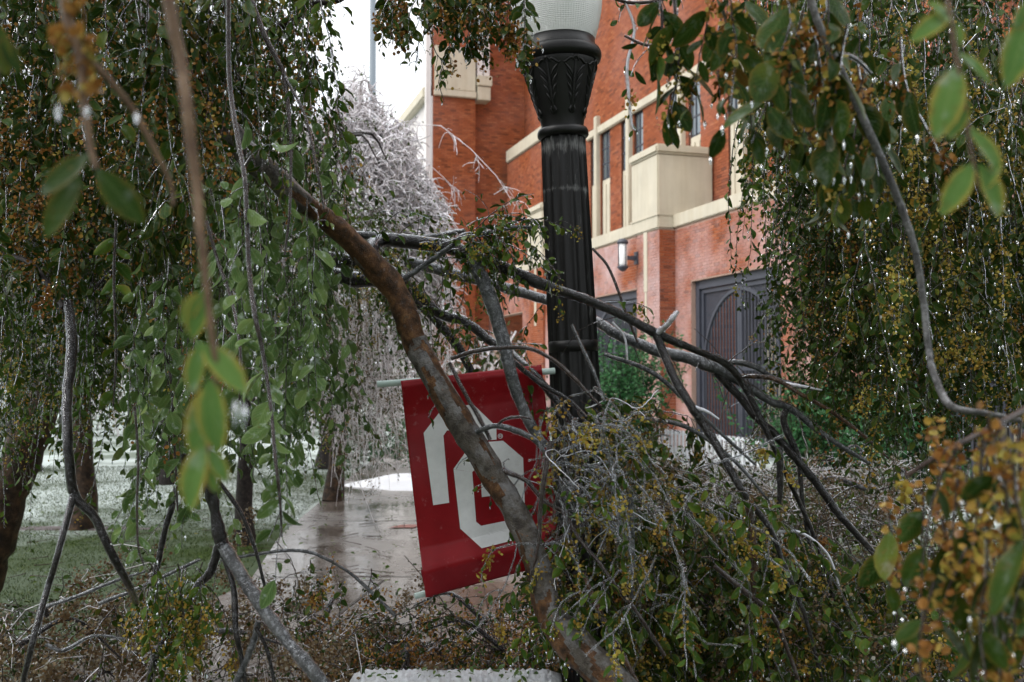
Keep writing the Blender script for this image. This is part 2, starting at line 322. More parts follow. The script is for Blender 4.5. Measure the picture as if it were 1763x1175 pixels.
def brick_mat(name, frost_amt, fthr=.5):
    m, n, p, N, L = mat(name)
    rs = rnd_socket(N, L)
    r = ramp(N, [(0, (.17, .050, .021)), (.2, (.29, .079, .030)), (.7, (.33, .089, .033)), (1, (.39, .125, .052))]); L.new(rs, r.inputs[0])
    t = noise(N, L, .55, 4, .6); f = ramp(N, [(fthr - .08, (0, 0, 0)), (fthr + .2, (1, 1, 1))]); L.new(t.outputs[0], f.inputs[0])
    t2 = noise(N, L, 6, 4, .7); fa = math_(N, L, 'MULTIPLY', math_(N, L, 'MULTIPLY', f.outputs[0], frost_amt), math_(N, L, 'ADD', t2.outputs[0], .35), True)
    c = mixc(N, L, fa, r.outputs[0], (.66, .50, .50)); L.new(c, p.inputs['Base Color'])
    p.inputs['Roughness'].default_value = .7; p.inputs['Specular IOR Level'].default_value = .2
    bump(N, L, noise(N, L, 60, 4).outputs[0], .4, .004, p)
    return m
G['brick'] = brick_mat('red_brick', .12); G['brick_frost'] = brick_mat('iced_brick', .85, .42); G['brick_part'] = brick_mat('part_iced_brick', .7, .46)
G['mortar'] = simple('mortar', (.50, .33, .26), .9, .1, 3); G['mortar_dark'] = simple('mortar_dark', (.15, .055, .03), .9, .1, 3)
def stone_mat(name, c):
    m, n, p, N, L = mat(name)
    t = noise(N, L, 1.2, 5, .6); r = ramp(N, [(.3, tuple(x * .82 for x in c)), (.7, c)]); L.new(t.outputs[0], r.inputs[0])
    mp = N.new('ShaderNodeMapping'); mp.inputs['Scale'].default_value = (5, 5, .25); g = N.new('ShaderNodeNewGeometry'); L.new(g.outputs['Position'], mp.inputs[0])
    st = noise(N, L, 1.6, 5, .6, mp.outputs[0]); sr = ramp(N, [(.35, (.92, .90, .86)), (.6, (1, 1, 1))]); L.new(st.outputs[0], sr.inputs[0])
    mu = N.new('ShaderNodeMix'); mu.data_type = 'RGBA'; mu.blend_type = 'MULTIPLY'; mu.inputs[0].default_value = 1; L.new(r.outputs[0], mu.inputs[6]); L.new(sr.outputs[0], mu.inputs[7])
    L.new(mu.outputs[2], p.inputs['Base Color']); p.inputs['Roughness'].default_value = .6; bump(N, L, noise(N, L, 40, 4).outputs[0], .3, .004, p); return m
G['stone'] = stone_mat('cream_stone', (.64, .58, .46)); G['stone_ice'] = stone_mat('iced_stone', (.80, .76, .76))
G['steel'] = simple('blue_grey_steel', (.055, .059, .078), .45, .15, 4, .1)
G['dark'] = simple('painted_shade_interior', (.03, .03, .035), .8, .3, 2, 0)  # shade of the room behind the gates, put into a near-black wall colour
G['iron'] = simple('black_painted_iron', (.007, .0066, .007), .38, .35, 14, .25, .0015, coat=0); G['iron'].node_tree.nodes['Principled BSDF'].inputs['Specular IOR Level'].default_value = .35
def iron_scuff():
    m, n, p, N, L = mat('black_iron_chalky')
    t = noise(N, L, 9, 6, .7); g = N.new('ShaderNodeNewGeometry'); s = N.new('ShaderNodeSeparateXYZ'); L.new(g.outputs['Position'], s.inputs[0])
    mp = N.new('ShaderNodeMapping'); mp.inputs['Scale'].default_value = (14, 14, 3); L.new(g.outputs['Position'], mp.inputs[0]); st = noise(N, L, 3, 6, .75, mp.outputs[0])
    def band(z0, w):
        d = math_(N, L, 'ABSOLUTE', math_(N, L, 'SUBTRACT', s.outputs[2], z0)); return math_(N, L, 'SUBTRACT', 1.0, math_(N, L, 'DIVIDE', d, w), True)
    b = math_(N, L, 'ADD', band(2.56, .05), math_(N, L, 'MULTIPLY', band(2.38, .02), .8), True)
    f = ramp(N, [(.60, (0, 0, 0)), (.80, (1, 1, 1))]); L.new(math_(N, L, 'ADD', math_(N, L, 'MULTIPLY', b, .21), st.outputs[0]), f.inputs[0])
    c = mixc(N, L, math_(N, L, 'MULTIPLY', f.outputs[0], .35), (.007, .0066, .007), (.5, .5, .5)); L.new(c, p.inputs['Base Color'])
    p.inputs['Roughness'].default_value = .4; p.inputs['Specular IOR Level'].default_value = .35
    bump(N, L, t.outputs[0], .25, .002, p); return m
G['iron_shaft'] = iron_scuff()
def globe_mat():
    m, n, p, N, L = mat('prismatic_glass')
    t = noise(N, L, 7, 4); r = ramp(N, [(.3, (.86, .87, .87)), (.7, (.95, .95, .95))]); L.new(t.outputs[0], r.inputs[0]); L.new(r.outputs[0], p.inputs['Base Color'])
    p.inputs['Roughness'].default_value = .18; p.inputs['Coat Weight'].default_value = .7; p.inputs['Coat Roughness'].default_value = .05
    tl = N.new('ShaderNodeBsdfTranslucent'); tl.inputs[0].default_value = (.95, .95, .95, 1); ms = N.new('ShaderNodeMixShader'); ms.inputs[0].default_value = .12
    L.new(p.outputs[0], ms.inputs[1]); L.new(tl.outputs[0], ms.inputs[2]); L.new(ms.outputs[0], N['Material Output'].inputs[0]); return m
G['globe'] = globe_mat()
def cloth_mat(name, col, dirt=(.5, .35, .36), damt=.3):
    m, n, p, N, L = mat(name)
    t = noise(N, L, 5, 5, .65); r = ramp(N, [(.3, tuple(c * .7 for c in col)), (.7, col)]); L.new(t.outputs[0], r.inputs[0])
    t2 = noise(N, L, 26, 6, .75); f = ramp(N, [(.60, (0, 0, 0)), (.72, (1, 1, 1))]); L.new(t2.outputs[0], f.inputs[0])
    c = mixc(N, L, math_(N, L, 'MULTIPLY', f.outputs[0], damt), r.outputs[0], dirt); L.new(c, p.inputs['Base Color'])
    p.inputs['Roughness'].default_value = .5; p.inputs['Specular IOR Level'].default_value = .25; p.inputs['Coat Weight'].default_value = .12; p.inputs['Coat Roughness'].default_value = .2
    bump(N, L, noise(N, L, 300, 2).outputs[0], .3, .001, p); return m
G['red'] = cloth_mat('crimson_vinyl', (.29, .003, .009)); G['white'] = cloth_mat('white_print', (.88, .88, .89), (.5, .45, .45), .4)
G['pole'] = simple('pale_green_rod', (.48, .60, .56), .35, .1, 20, .1)
def ground_mat():
    m, n, p, N, L = mat('frosted_lawn')
    a = noise(N, L, .45, 5, .65); f = ramp(N, [(.42, (0, 0, 0)), (.60, (1, 1, 1))]); L.new(a.outputs[0], f.inputs[0])
    g = N.new('ShaderNodeNewGeometry'); s = N.new('ShaderNodeSeparateXYZ'); L.new(g.outputs['Position'], s.inputs[0])
    far = ramp(N, [(.36, (0, 0, 0)), (.42, (1, 1, 1))]); L.new(math_(N, L, 'DIVIDE', math_(N, L, 'ADD', s.outputs[1], math_(N, L, 'MULTIPLY', a.outputs[0], 2.5)), 30.0, True), far.inputs[0])
    ff = math_(N, L, 'ADD', math_(N, L, 'MULTIPLY', f.outputs[0], .12), math_(N, L, 'MULTIPLY', math_(N, L, 'MULTIPLY', far.outputs[0], math_(N, L, 'ADD', f.outputs[0], .35)), .75), True)
    b = noise(N, L, 25, 5, .7); gr = ramp(N, [(.3, (.014, .028, .004)), (.55, (.035, .060, .010)), (.75, (.07, .075, .02))]); L.new(b.outputs[0], gr.inputs[0])
    ff = math_(N, L, 'MULTIPLY', ff, math_(N, L, 'ADD', b.outputs[0], .5), True)
    L.new(mixc(N, L, ff, gr.outputs[0], (.50, .56, .54)), p.inputs['Base Color']); p.inputs['Roughness'].default_value = .7; p.inputs['Specular IOR Level'].default_value = .1
    bump(N, L, b.outputs[0], .8, .03, p); return m
G['lawn'] = ground_mat()
def path_mat():
    m, n, p, N, L = mat('wet_concrete')
    mp = N.new('ShaderNodeMapping'); mp.inputs['Scale'].default_value = (.7, .45, 1); g = N.new('ShaderNodeNewGeometry'); L.new(g.outputs['Position'], mp.inputs[0])
    a = noise(N, L, 1.3, 5, .6, mp.outputs[0]); r = ramp(N, [(.3, (.075, .064, .054)), (.5, (.135, .115, .10)), (.70, (.30, .285, .275))]); L.new(a.outputs[0], r.inputs[0])
    L.new(r.outputs[0], p.inputs['Base Color']); rr = ramp(N, [(.4, (.06, .06, .06)), (.6, (.35, .35, .35))]); L.new(a.outputs[0], rr.inputs[0]); L.new(rr.outputs[0], p.inputs['Roughness'])
    bump(N, L, noise(N, L, 3, 5).outputs[0], .25, .02, p); return m
G['path'] = path_mat()
G['joint'] = simple('path_joint', (.05, .045, .04), .8, .1, 5, 0)
G['red_paint'] = simple('faded_red_paint', (.30, .13, .11), .5, .3, 20, 0)
G['snow'] = simple('icy_snow', (.78, .80, .84), .5, .08, 3, .5, .03)

# ------------------------------------------------------------------ ground, path
def sheet(name, pts, z, m, kind='structure', parent=None):
    V = np.array([[x, y, z] for x, y in pts], float); o = build(name, [(V, np.arange(len(V))[None], 0)], m, parent, False)
    if kind and parent is None: tag(o, kind=kind)
    return o
sheet('ground', [(-300, -60), (300, -60), (300, 500), (-300, 500)], 0, G['lawn'])
# walk crossing behind the banner and running away to the left of the building
def gp(px, py):          # ground point under a pixel
    v = W1(px, py, 1.0) - EYE; t = -EYE[2] / v[2]; return (EYE + v * t)[:2]
pa = [(-3.0, 3.2), (3.5, 3.2), (3.5, 7), (1.2, 9.0), (.2, 16), (-.4, 30), (-3.0, 30), (-2.6, 16), (-2.35, 10.2), (-2.05, 7.8), (-2.3, 6.4)]
path = sheet('path', pa, .004, G['path'])
jb = []
for y in (8.0, 11.1, 15):
    xl = np.interp(y, [6.4, 7.8, 10.2, 16, 30], [-2.25, -2.0, -2.3, -2.55, -2.95]); xr = np.interp(y, [7, 9, 16, 30], [3.4, 1.15, .2, -.4])
    jb.append((np.array([[xl, y, .008], [xr, y + .1, .008], [xr, y + .116, .008], [xl, y + .016, .008]]), np.array([[0, 1, 2, 3]]), 0))
jb.append((np.array([[-1.30, 5.9, .008], [-1.275, 5.9, .008], [-1.0, 7.9, .008], [-1.02, 7.9, .008]]), np.array([[0, 1, 2, 3]]), 0))
o = build('path_joint', jb, G['joint'], path, False); o['kind'] = 'stuff'
g0 = gp(697, 908); sheet('painted_mark', [(g0[0] - .17, g0[1] - .12), (g0[0] + .1, g0[1] - .1), (g0[0] + .17, g0[1] + .13), (g0[0] - .05, g0[1] + .1)], .012, G['red_paint'], None, path)
# snow banks
def mound(name, cx, cy, rx, ry, h, m, label=None, cat=None, kind='stuff'):
    n = 24; k = 8; V = []; 
    for i in range(k + 1):
        t = i / k
        for j in range(n):
            a = j / n * 2 * math.pi; w = 1 + .12 * math.sin(3 * a + cx) + .07 * math.sin(7 * a + cy)
            V.append([cx + rx * t * w * math.cos(a), cy + ry * t * w * math.sin(a), h * (math.cos(t * math.pi / 2) ** 1.2) * (1 + .15 * math.sin(5 * a + 4 * t)) - .02])
    Fc = [[i * n + j, i * n + (j + 1) % n, (i + 1) * n + (j + 1) % n, (i + 1) * n + j] for i in range(k) for j in range(n)]
    return tag(build(name, [(np.array(V), np.array(Fc), 0)], m), label, cat, None, kind)
mound('snow', -1.45, 15.0, 1.1, 1.1, .16, G['snow'])
mound('snow', 3.35, 7.5, .5, .7, .3, G['snow'])
mound('dirt_patch', -4.6, 10.6, 1.3, .22, .04, simple('cold_mud', (.09, .07, .07), .6, .4, 10, .6, .01))
# short grass
def grass():
    n = 90000; x = U(-9, -1.9, n); y = U(5.5, 18, n) ** 1.0
    ok = x < np.interp(y, [5, 7.8, 10, 16], [-2.3, -2.1, -2.4, -2.6]); x, y = x[ok], y[ok]; n = len(x)
    b = np.stack([x, y, np.zeros(n)], 1); d = U(0, 6.28, n); w = U(.002, .005, n); h = U(.010, .030, n)
    s = np.stack([np.cos(d), np.sin(d), 0 * d], 1) * w[:, None]
    t = b + np.stack([U(-.02, .02, n), U(-.02, .02, n), h], 1)
    V = np.stack([b - s, b + s, t], 1).reshape(-1, 3); Fc = np.arange(3 * n).reshape(-1, 3)
    m = leaf_mat('grass_blade', [(0, (.014, .030, .004)), (.5, (.032, .058, .009)), (.85, (.09, .105, .025)), (1, (.20, .22, .16))], frost=.05, edge_amt=0, coat=.08)
    tag(build('grass', [(V, Fc, 0)], m), kind='stuff')
grass()

# ------------------------------------------------------------------ the brick building
TH = math.atan(541 / F)
u = np.array([-math.sin(TH), math.cos(TH), 0]); v = np.array([math.cos(TH), math.sin(TH), 0]); Z = np.array([0, 0, 1.0])
PC = np.array([3.364, 22.61, 0.0])                 # corner of the near pier
hall = empty('brick_hall', PC, 'large red brick hall with cream stone bands and dark steel gates behind the lamp post', 'building')
AX = np.stack([u, v, Z])
BL, BH, JT = .203, .058, .010
def bp(a, b, z): return PC + a * u + b * v + z * Z
def wall(name, a0, a1, b, z0, z1, m, facing, openings=(), single=(), thick=.3, partname=None):
    """facing 'u': wall runs along u at offset b, looks to -v.  facing 'v': runs along v from a0..a1 at u=b, looks to -u.
    openings (s0,s1,z0,z1); single: window in which bricks are objects of their own"""
    if facing == 'u': P = lambda s, o, z: PC + s * u - o * v + b * v + z * Z; D, Nn = u, -v
    else: P = lambda s, o, z: PC + s * v - o * u + b * u + z * Z; D, Nn = v, -u
    xs = sorted({a0, a1, *[o[0] for o in openings], *[o[1] for o in openings]}); xs = [x for x in xs if a0 <= x <= a1]
    zs = sorted({z0, z1, *[o[2] for o in openings], *[o[3] for o in openings]}); zs = [z for z in zs if z0 <= z <= z1]
    bb = []
    for i in range(len(xs) - 1):
        for k in range(len(zs) - 1):
            cx, cz = (xs[i] + xs[i + 1]) / 2, (zs[k] + zs[k + 1]) / 2
            if any(o[0] < cx < o[1] and o[2] < cz < o[3] for o in openings): continue
            c = (P(cx, 0, cz) + P(cx, -thick, cz)) / 2
            bb.append((*box(c, (xs[i + 1] - xs[i], thick, zs[k + 1] - zs[k]), np.stack([D, Nn, Z])), 0))
    back = build(name, bb, G['mortar' if name in ('gate_wall', 'pier_front', 'pier_side', 'arcade_wall') else 'mortar_dark'], hall, False)
    row = BH + JT; nr = int((z1 - z0) / row); S = []; E = []; Zc = []
    for r_ in range(nr):
        zz = z0 + JT + r_ * row; st = a0 + (0 if r_ % 2 else -(BL + JT) / 2)
        e = np.arange(st, a1, BL + JT); s0 = np.clip(e, a0, a1); s1 = np.clip(e + BL, a0, a1)
        segs = list(zip(s0, s1))
        for o in openings:
            if o[2] < zz + BH / 2 < o[3]:
                ns = []
                for s, t in segs:
                    if t <= o[0] or s >= o[1]: ns.append((s, t))
                    else:
                        if s < o[0]: ns.append((s, o[0]))
                        if t > o[1]: ns.append((o[1], t))
                segs = ns
        for s, t in segs:
            if t - s > .03: S.append(s); E.append(t); Zc.append(zz)
    S = np.array(S); E = np.array(E); Zc = np.array(Zc)
    sing = np.zeros(len(S), bool)
    for q in single: sing |= (S >= q[0] - .01) & (E <= q[1] + .01) & (Zc >= q[2]) & (Zc <= q[3])
    idx = np.where(sing)[0]
    if len(idx) > 150: sing[:] = False; sing[idx[:150]] = True
    pr = U(.006, .011, len(S))
    def bricks(sel):
        n = len(sel); s0, s1, zz, o = S[sel], E[sel], Zc[sel], pr[sel]
        V = np.stack([P(x[:, None] * 1.0, w[:, None], zq[:, None]) for x, w, zq in
                      ((s0, 0 * o, zz), (s1, 0 * o, zz), (s1, 0 * o, zz + BH), (s0, 0 * o, zz + BH), (s0, o, zz), (s1, o, zz), (s1, o, zz + BH), (s0, o, zz + BH))], 1)
        f = np.array([[4, 5, 6, 7], [0, 1, 5, 4], [2, 3, 7, 6], [1, 2, 6, 5], [3, 0, 4, 7]])[:3 if name in ('upper_wall', 'tower_front', 'block_side', 'block_front') else 5]
        return V.reshape(-1, 3), (f[None] + (np.arange(n) * 8)[:, None, None]).reshape(-1, 4), 0
    rest = np.where(~sing)[0]
    if len(rest): o = build('brickwork', [bricks(rest)], m, back, False); o['kind'] = 'stuff'
    full = None
    for k in np.where(sing)[0]:
        ln = round(E[k] - S[k], 3)
        if full is None: full = {}
        if ln not in full:
            V, Fc, _ = bricks(np.array([k])); c = P(S[k], 0, Zc[k]); full[ln] = mesh('brick', [(V - c, Fc, 0)], m, False)
        ob = bpy.data.objects.new('brick', full[ln]); COL.objects.link(ob); ob.parent = back; ob.location = Vector(P(S[k], 0, Zc[k])) 
    return back
def stone(name, a, b, z, sz, m='stone', bev=.0, parent=None):
    """block spanning a=(a0,a1) along u, b=(b0,b1) along v, z"""
    c = bp((a[0] + a[1]) / 2, (b[0] + b[1]) / 2, (z[0] + z[1]) / 2)
    bm = bmesh.new(); bmesh.ops.create_cube(bm, size=1)
    for q in bm.verts: q.co = Vector((q.co.x * (a[1] - a[0]), q.co.y * (b[1] - b[0]), q.co.z * (z[1] - z[0])))
    if bev: bmesh.ops.bevel(bm, geom=bm.edges[:], offset=bev, segments=2, affect='EDGES')
    Mx = Matrix((Vector(AX[0]), Vector(AX[1]), Vector(AX[2]))).transposed(); bm.transform(Matrix.Translation(Vector(c)) @ Mx.to_4x4())
    me = bpy.data.meshes.new(name); bm.to_mesh(me); bm.free(); me.materials.append(G[m]); return link(name, me, parent or hall)

BT = 5.3                                           # height of the stone band
# gates: W1 wall is at v=+.394, runs toward the camera (negative a)
g1 = (-4.32, -.767); g2 = (-10.2, -6.65); g3 = (1.35, 4.9); GH = 3.72
wall('gate_wall', -13, 0, .394, 0, BT - .28, G['brick_part'], 'u', [(g1[0], g1[1], 0, GH), (g2[0], g2[1], 0, GH)], [(-2.4, 0, GH, BT)])
stone('stone_band', (-13, 0), (.33, .9), (BT - .28, BT + .02), 0, bev=.02)
wall('pier_front', 0, .394, 0, 0, BT - .28, G['brick'], 'v', (), [(0, .394, 1.0, BT)])
wall('pier_side', 0, 1.22, 0, 0, BT - .28, G['brick_frost'], 'u')
wall('arcade_wall', 1.22, 8.0, .06, 0, BT - .28, G['brick_frost'], 'u', [(g3[0], g3[1], 0, GH)])
stone('stone_band', (1.42, 7.9), (.0, .4), (BT - .28, BT + .02), 0, bev=.02)
# parapet blocks on the piers
def block(a0):
    stone('parapet_block', (a0 - .03, a0 + 1.42), (-.05, 1.36), (BT - .30, 6.72), 0, bev=.03)
    stone('coping', (a0 - .09, a0 + 1.46), (-.11, 1.36), (6.722, 6.94), 0, bev=.05)
    stone('string_course', (a0 - .05, a0 + 1.44), (-.07, 1.36), (BT + .0, BT + .035), 0)
block(0); block(8.0)
stone('cream_strip', (.62, .80), (-.025, .02), (3.6, BT - .3), 0)
stone('cream_strip', (.66, .76), (-.02, .02), (0.2, 3.59), 0, 'stone')
wall('pier_front', 0, .394, 8.0, 0, BT - .28, G['brick'], 'v')
wall('pier_side', 8.0, 9.3, 0, 0, BT - .28, G['brick'], 'u')
wall('arcade_wall', 9.3, 16.5, .06, 0, BT - .28, G['brick_part'], 'u', [(10.2, 13.7, 0, GH)])
stone('cream_strip', (8.62, 8.8), (-.025, .02), (3.2, BT - .3), 0)
stone('stone_band', (9.42, 14), (.0, .4), (BT - .28, BT + .02), 0)
# upper window wall, v = 1.4
UB = 1.4
wins = [(7.10, 7.58), (6.08, 6.75), (4.80, 5.27), (3.82, 4.40), (1.75, 2.25), (.62, 1.2), (-1.2, -.7), (-2.3, -1.7), (-4.6, -4.1), (-5.7, -5.1)]
WZ0, WZ1 = 5.9, 8.85
wall('upper_wall', -14, 14.1, UB, BT, 17.5, G['brick'], 'u', [(a, b, BT, WZ1) for a, b in wins])
stone('lintel_band', (-14, 7.75), (UB - .10, UB + .15), (8.85, 9.1), 0, bev=.03)
for a0, a1 in ((6.75, 7.1), (4.4, 4.8), (1.2, 1.75), (-1.7, -1.2), (-5.1, -4.6)):
    stone('mullion', ((a0 + a1) / 2 - .11, (a0 + a1) / 2 + .11), (UB - .14, UB + .1), (BT, 9.42), 0, bev=.02)
for a0, a1 in wins:
    wz = 7.45
    fr = stone('window', (a0, a1), (UB + .06, UB + .10), (wz, WZ1), 0, 'steel')
    fr.data.materials.clear(); fr.data.materials.append(G['steel'])
    gl = []
    for i in range(2):
        for k in range(3):
            w_ = (a1 - a0 - .12) / 2; h_ = (WZ1 - wz - .16) / 3
            aa = a0 + .04 + i * (w_ + .04); zz = wz + .04 + k * (h_ + .04)
            gl.append((*box(bp(aa + w_ / 2, UB + .052, zz + h_ / 2), (w_, .012, h_), AX), 0))
    pm = G.get('pane')
    if pm is None: pm = G['pane'] = simple('window_glass', (.07, .10, .12), .08, .3, 2, 0, coat=1)
    for gb in gl: build('pane', [gb], pm, fr, False)
    for k in range(2):
        build('glazing_bar', [(*box(bp((a0 + a1) / 2, UB + .045, wz + .03 + (k + 1) * (WZ1 - wz - .05) / 3), (a1 - a0 - .02, .03, .035), AX), 0)], G['steel'], fr, False)
    build('glazing_bar', [(*box(bp((a0 + a1) / 2, UB + .04, (wz + WZ1) / 2), (.035, .03, WZ1 - wz - .02), AX), 0)], G['steel'], fr, False)
    sp = stone('spandrel_panel', (a0, a1), (UB + .04, UB + .14), (BT, wz), 0, bev=.01)
    for q in range(2):
        w_ = (a1 - a0) / 2 - .1; stone('raised_panel', (a0 + .07 + q * (w_ + .06), a0 + .07 + q * (w_ + .06) + w_), (UB + .01, UB + .05), (BT + .1, wz - .15), 0, bev=.012, parent=sp)
# tall tower wall facing the camera
wall('tower_front', -1.99 + UB, UB, 14.1, 0, 17.5, G['brick'], 'v')
wall('tower_front', -3.55 + UB, -1.99 + UB, 13.7, 0, 17.5, G['brick'], 'v')
wall('tower_return', 13.7, 14.1, -1.99 + UB, 0, 17.5, G['brick'], 'u') if False else None
stone('stone_panel', (13.60, 13.75), (-3.5 + UB, -2.0 + UB), (11.85, 13.4), 0, bev=.02)
stone('string_course', (13.55, 13.75), (-3.52 + UB, -1.98 + UB), (11.6, 11.83), 0, bev=.02)
stone('corbel', (13.45, 14.2), (-1.96 + UB, -1.42 + UB), (12.05, 12.42), 0, bev=.02)
stone('corbel', (13.5, 14.2), (-1.94 + UB, -1.47 + UB), (11.55, 12.03), 0, bev=.01)
stone('pilaster', (13.65, 14.1), (-1.93 + UB, -1.72 + UB), (12.43, 17.5), 0, 'stone_ice')
stone('pilaster', (13.65, 14.1), (-1.68 + UB, -1.47 + UB), (12.43, 17.5), 0, 'stone_ice')
stone('side_wall', (13.72, 24), (-3.60 + UB, -3.2 + UB), (0, 11.6), 0, 'stone_ice')
stone('corner_shaft', (13.76, 14.0), (-3.78 + UB, -3.61 + UB), (0, 17.5), 0, 'stone_ice')
stone('coping', (14.0, 24.2), (-3.85 + UB, -3.1 + UB), (11.6, 12.0), 0, bev=.04)
# middle block with sloping-looking cap
wall('block_side', 9.9, 13.7, .62, BT - .3, 9.35, G['brick'], 'u')
wall('block_front', .62, 1.39, 9.9, BT - .3, 9.35, G['brick'], 'v')
stone('coping', (9.84, 13.68), (.56, 1.38), (9.352, 9.8), 0, bev=.03)
# room behind the gates
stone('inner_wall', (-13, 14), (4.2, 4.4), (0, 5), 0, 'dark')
wall('inner_return', .7, 1.75, -.35, 0, 4.4, G['brick'], 'v')
stone('inner_column', (-2.1, -1.8), (1.6, 1.9), (0, 4.4), 0, 'stone')
stone('inner_beam', (-6, 0), (2.8, 3.0), (2.6, 2.75), 0, 'stone')
# steel gates
def gate(a0, a1, b, name_lab):
    g = empty('steel_gate', bp((a0 + a1) / 2, b, 0), name_lab, 'gate', 'arched steel gates along the arcade')
    B = lambda nm, a, z, w, h, t=.06, off=0: build(nm, [(*box(bp(a, b + off, z), (w, t, h), AX), 0)], G['steel'], g, False)
    fw = .16
    B('frame_post', a0 + fw / 2, GH / 2, fw, GH, .16); B('frame_post', a1 - fw / 2, GH / 2, fw, GH, .16)
    B('frame_head', (a0 + a1) / 2, GH - .09, a1 - a0 - 2 * fw - .004, .18, .16)
    mid = (a0 + a1) / 2; half = (a1 - a0) / 2 - fw
    for s in (-1, 1):
        lx = mid + s * half / 2
        B('leaf_stile', mid + s * .045, (GH - .18) / 2, .08, GH - .19, .06); B('leaf_stile', mid + s * (half - .06), (GH - .18) / 2, .10, GH - .19, .06)
        B('leaf_rail', lx, 1.78, half - .2, .09, .058); B('leaf_rail', lx, .1, half - .2, .10, .058); B('leaf_rail', lx, GH - .24, half - .2, .08, .058)
    # arch of flat bar
    Rr = half - .13; zc = 1.85; n = 28; th = np.linspace(0, math.pi, n); V = []; hh = (GH - .30 - zc)
    for k in range(n):
        for rr in (-.035, .035):
            for w_ in (-.04, .04):
                V.append(bp(mid + (Rr + rr) * math.cos(th[k]), b - .0 + w_, zc + (hh + rr) * math.sin(th[k])))
    Fc = []
    for k in range(n - 1):
        q = 4 * k; Fc += [[q, q + 1, q + 5, q + 4], [q + 2, q + 6, q + 7, q + 3], [q, q + 4, q + 6, q + 2], [q + 1, q + 3, q + 7, q + 5]]
    build('arch_bar', [(np.array(V), np.array(Fc), 0)], G['steel'], g, False)
    nb = 24
    for k in range(nb):
        x = a0 + fw + .16 + (a1 - a0 - 2 * fw - .32) * k / (nb - 1)
        if abs(x - mid) < .1: continue
        zt = zc + hh * math.sqrt(max(0, 1 - ((x - mid) / Rr) ** 2)) - .04
        zt = max(zt, 1.9)
        B('bar', x, zt / 2 + .08, .03, zt - .1, .03)
    # fine mesh filling the spandrels above the arch
    mb = []
    for k in range(70):
        x = a0 + fw + .1 + (a1 - a0 - 2 * fw - .2) * k / 69
        zb = zc + hh * math.sqrt(max(0, 1 - ((x - mid) / Rr) ** 2)) + .03 if abs(x - mid) < Rr else zc
        if GH - .3 - zb > .02: mb.append((*box(bp(x, b + .02, (zb + GH - .28) / 2), (.024, .01, GH - .28 - zb), AX), 0))
    o = build('mesh_infill', mb, G['steel'], g, False); o['kind'] = 'stuff'
    return g
gate(*g1, .58, 'dark steel double gate with an arch, right of the brick pier')
gate(*g2, .58, 'dark steel gate behind the hanging branches, far from the brick pier')
gate(*g3, .26, 'dark steel gate just behind the lamp post, left of the brick pier')
# wall lantern
wl = empty('wall_lantern', bp(.9, -.3, 4.45), 'cylindrical wall lantern with frosted glass on the iced brick pier', 'lantern')
lc = bp(1.25, -.36, 0); 
build('glass', [(*lathe([(0, 4.25), (.105, 4.25), (.11, 4.3), (.11, 4.78), (.0, 4.8)], 24, lc), 0)], G['globe'], wl)
build('cap', [(*lathe([(.0, 4.92), (.09, 4.90), (.135, 4.84), (.135, 4.79), (0, 4.79)], 24, lc), 0)], G['steel'], wl)
build('base_cap', [(*lathe([(.0, 4.12), (.06, 4.14), (.135, 4.22), (.135, 4.25), (0, 4.25)], 24, lc), 0)], G['steel'], wl)
for k in range(4):
    a = k * math.pi / 2 + .5; build('cage_bar', [(*box(lc + [.12 * math.cos(a), .12 * math.sin(a), 4.52], (.018, .018, .56)), 0)], G['steel'], wl)
build('bracket', [(*box((lc + bp(1.2, -.0, 0)) / 2 + [0, 0, 4.45], (.07, .26, .10), AX), 0), (*box(bp(1.2, -.03, 4.45), (.16, .05, .3), AX), 0)], G['steel'], wl, False)
# beige wall with dark railings at the right
bw = empty('beige_wall', (8.3, 14.2, 0), 'beige wall standing behind dark railings past the hanging elm', 'wall')
build('wall_face', [(*box((9.4, 15.5, 1.45), (3.2, .3, 2.9)), 0)], G['stone'], bw, False)
rl = empty('railing', (7, 12.5, 0), 'dark metal railing standing before the beige wall', 'railing')
for k in range(16): build('bar', [(*box((5.6 + k * .16, 12.5, .75), (.022, .022, 1.5)), 0)], G['steel'], rl, False)
for z in (.15, 1.5): build('rail', [(*box((6.8, 12.5, z), (2.6, .04, .04)), 0)], G['steel'], rl, False)
# pale picket rail and stadium light pole
pr_ = empty('white_railing', bp(-3, -1.2, 0), 'low white railing in front of the steel gates', 'railing')
for k in range(34): build('picket', [(*box(bp(-5.6 + k * .16, -1.0, .28), (.05, .04, .56), AX), 0)], G['snow'], pr_, False)
for z in (.1, .5): build('rail', [(*box(bp(-3, -.97, z), (5.6, .03, .05), AX), 0)], G['snow'], pr_, False)
sp = W1(639, 650, 80); tag(build('light_pole', [(*lathe([(.30, 0), (.27, 24), (.24, 48)], 14, (sp[0], sp[1], 0)), 0)], simple('galvanised_steel', (.22, .25, .29), .5, .1, .3, 0)), 'tall grey steel light pole standing against the white sky', 'light pole')

# ------------------------------------------------------------------ lamp post
TILT = R(2.6); LP = W1(964, 120, 4.2)
lamp = empty('street_lamp', LP + np.array([.118 + .0, 0, -LP[2]]), 'black fluted lamp post with prismatic glass globe, leaning beside the banner', 'street lamp')
px = 4.2 / F
Rt = np.array(Matrix.Rotation(-TILT, 3, 'Y'))      # lean towards -x at the top
def lp(V):           # V: radius coords around the axis, z = height relative to y=120 level
    return V @ Rt.T + LP
def LZ(y): return (120 - y) * px
def lprof(rows, n=48): 
    V, Fc = lathe([(r * px, LZ(y)) for r, y in rows], n); return lp(V), Fc, 0
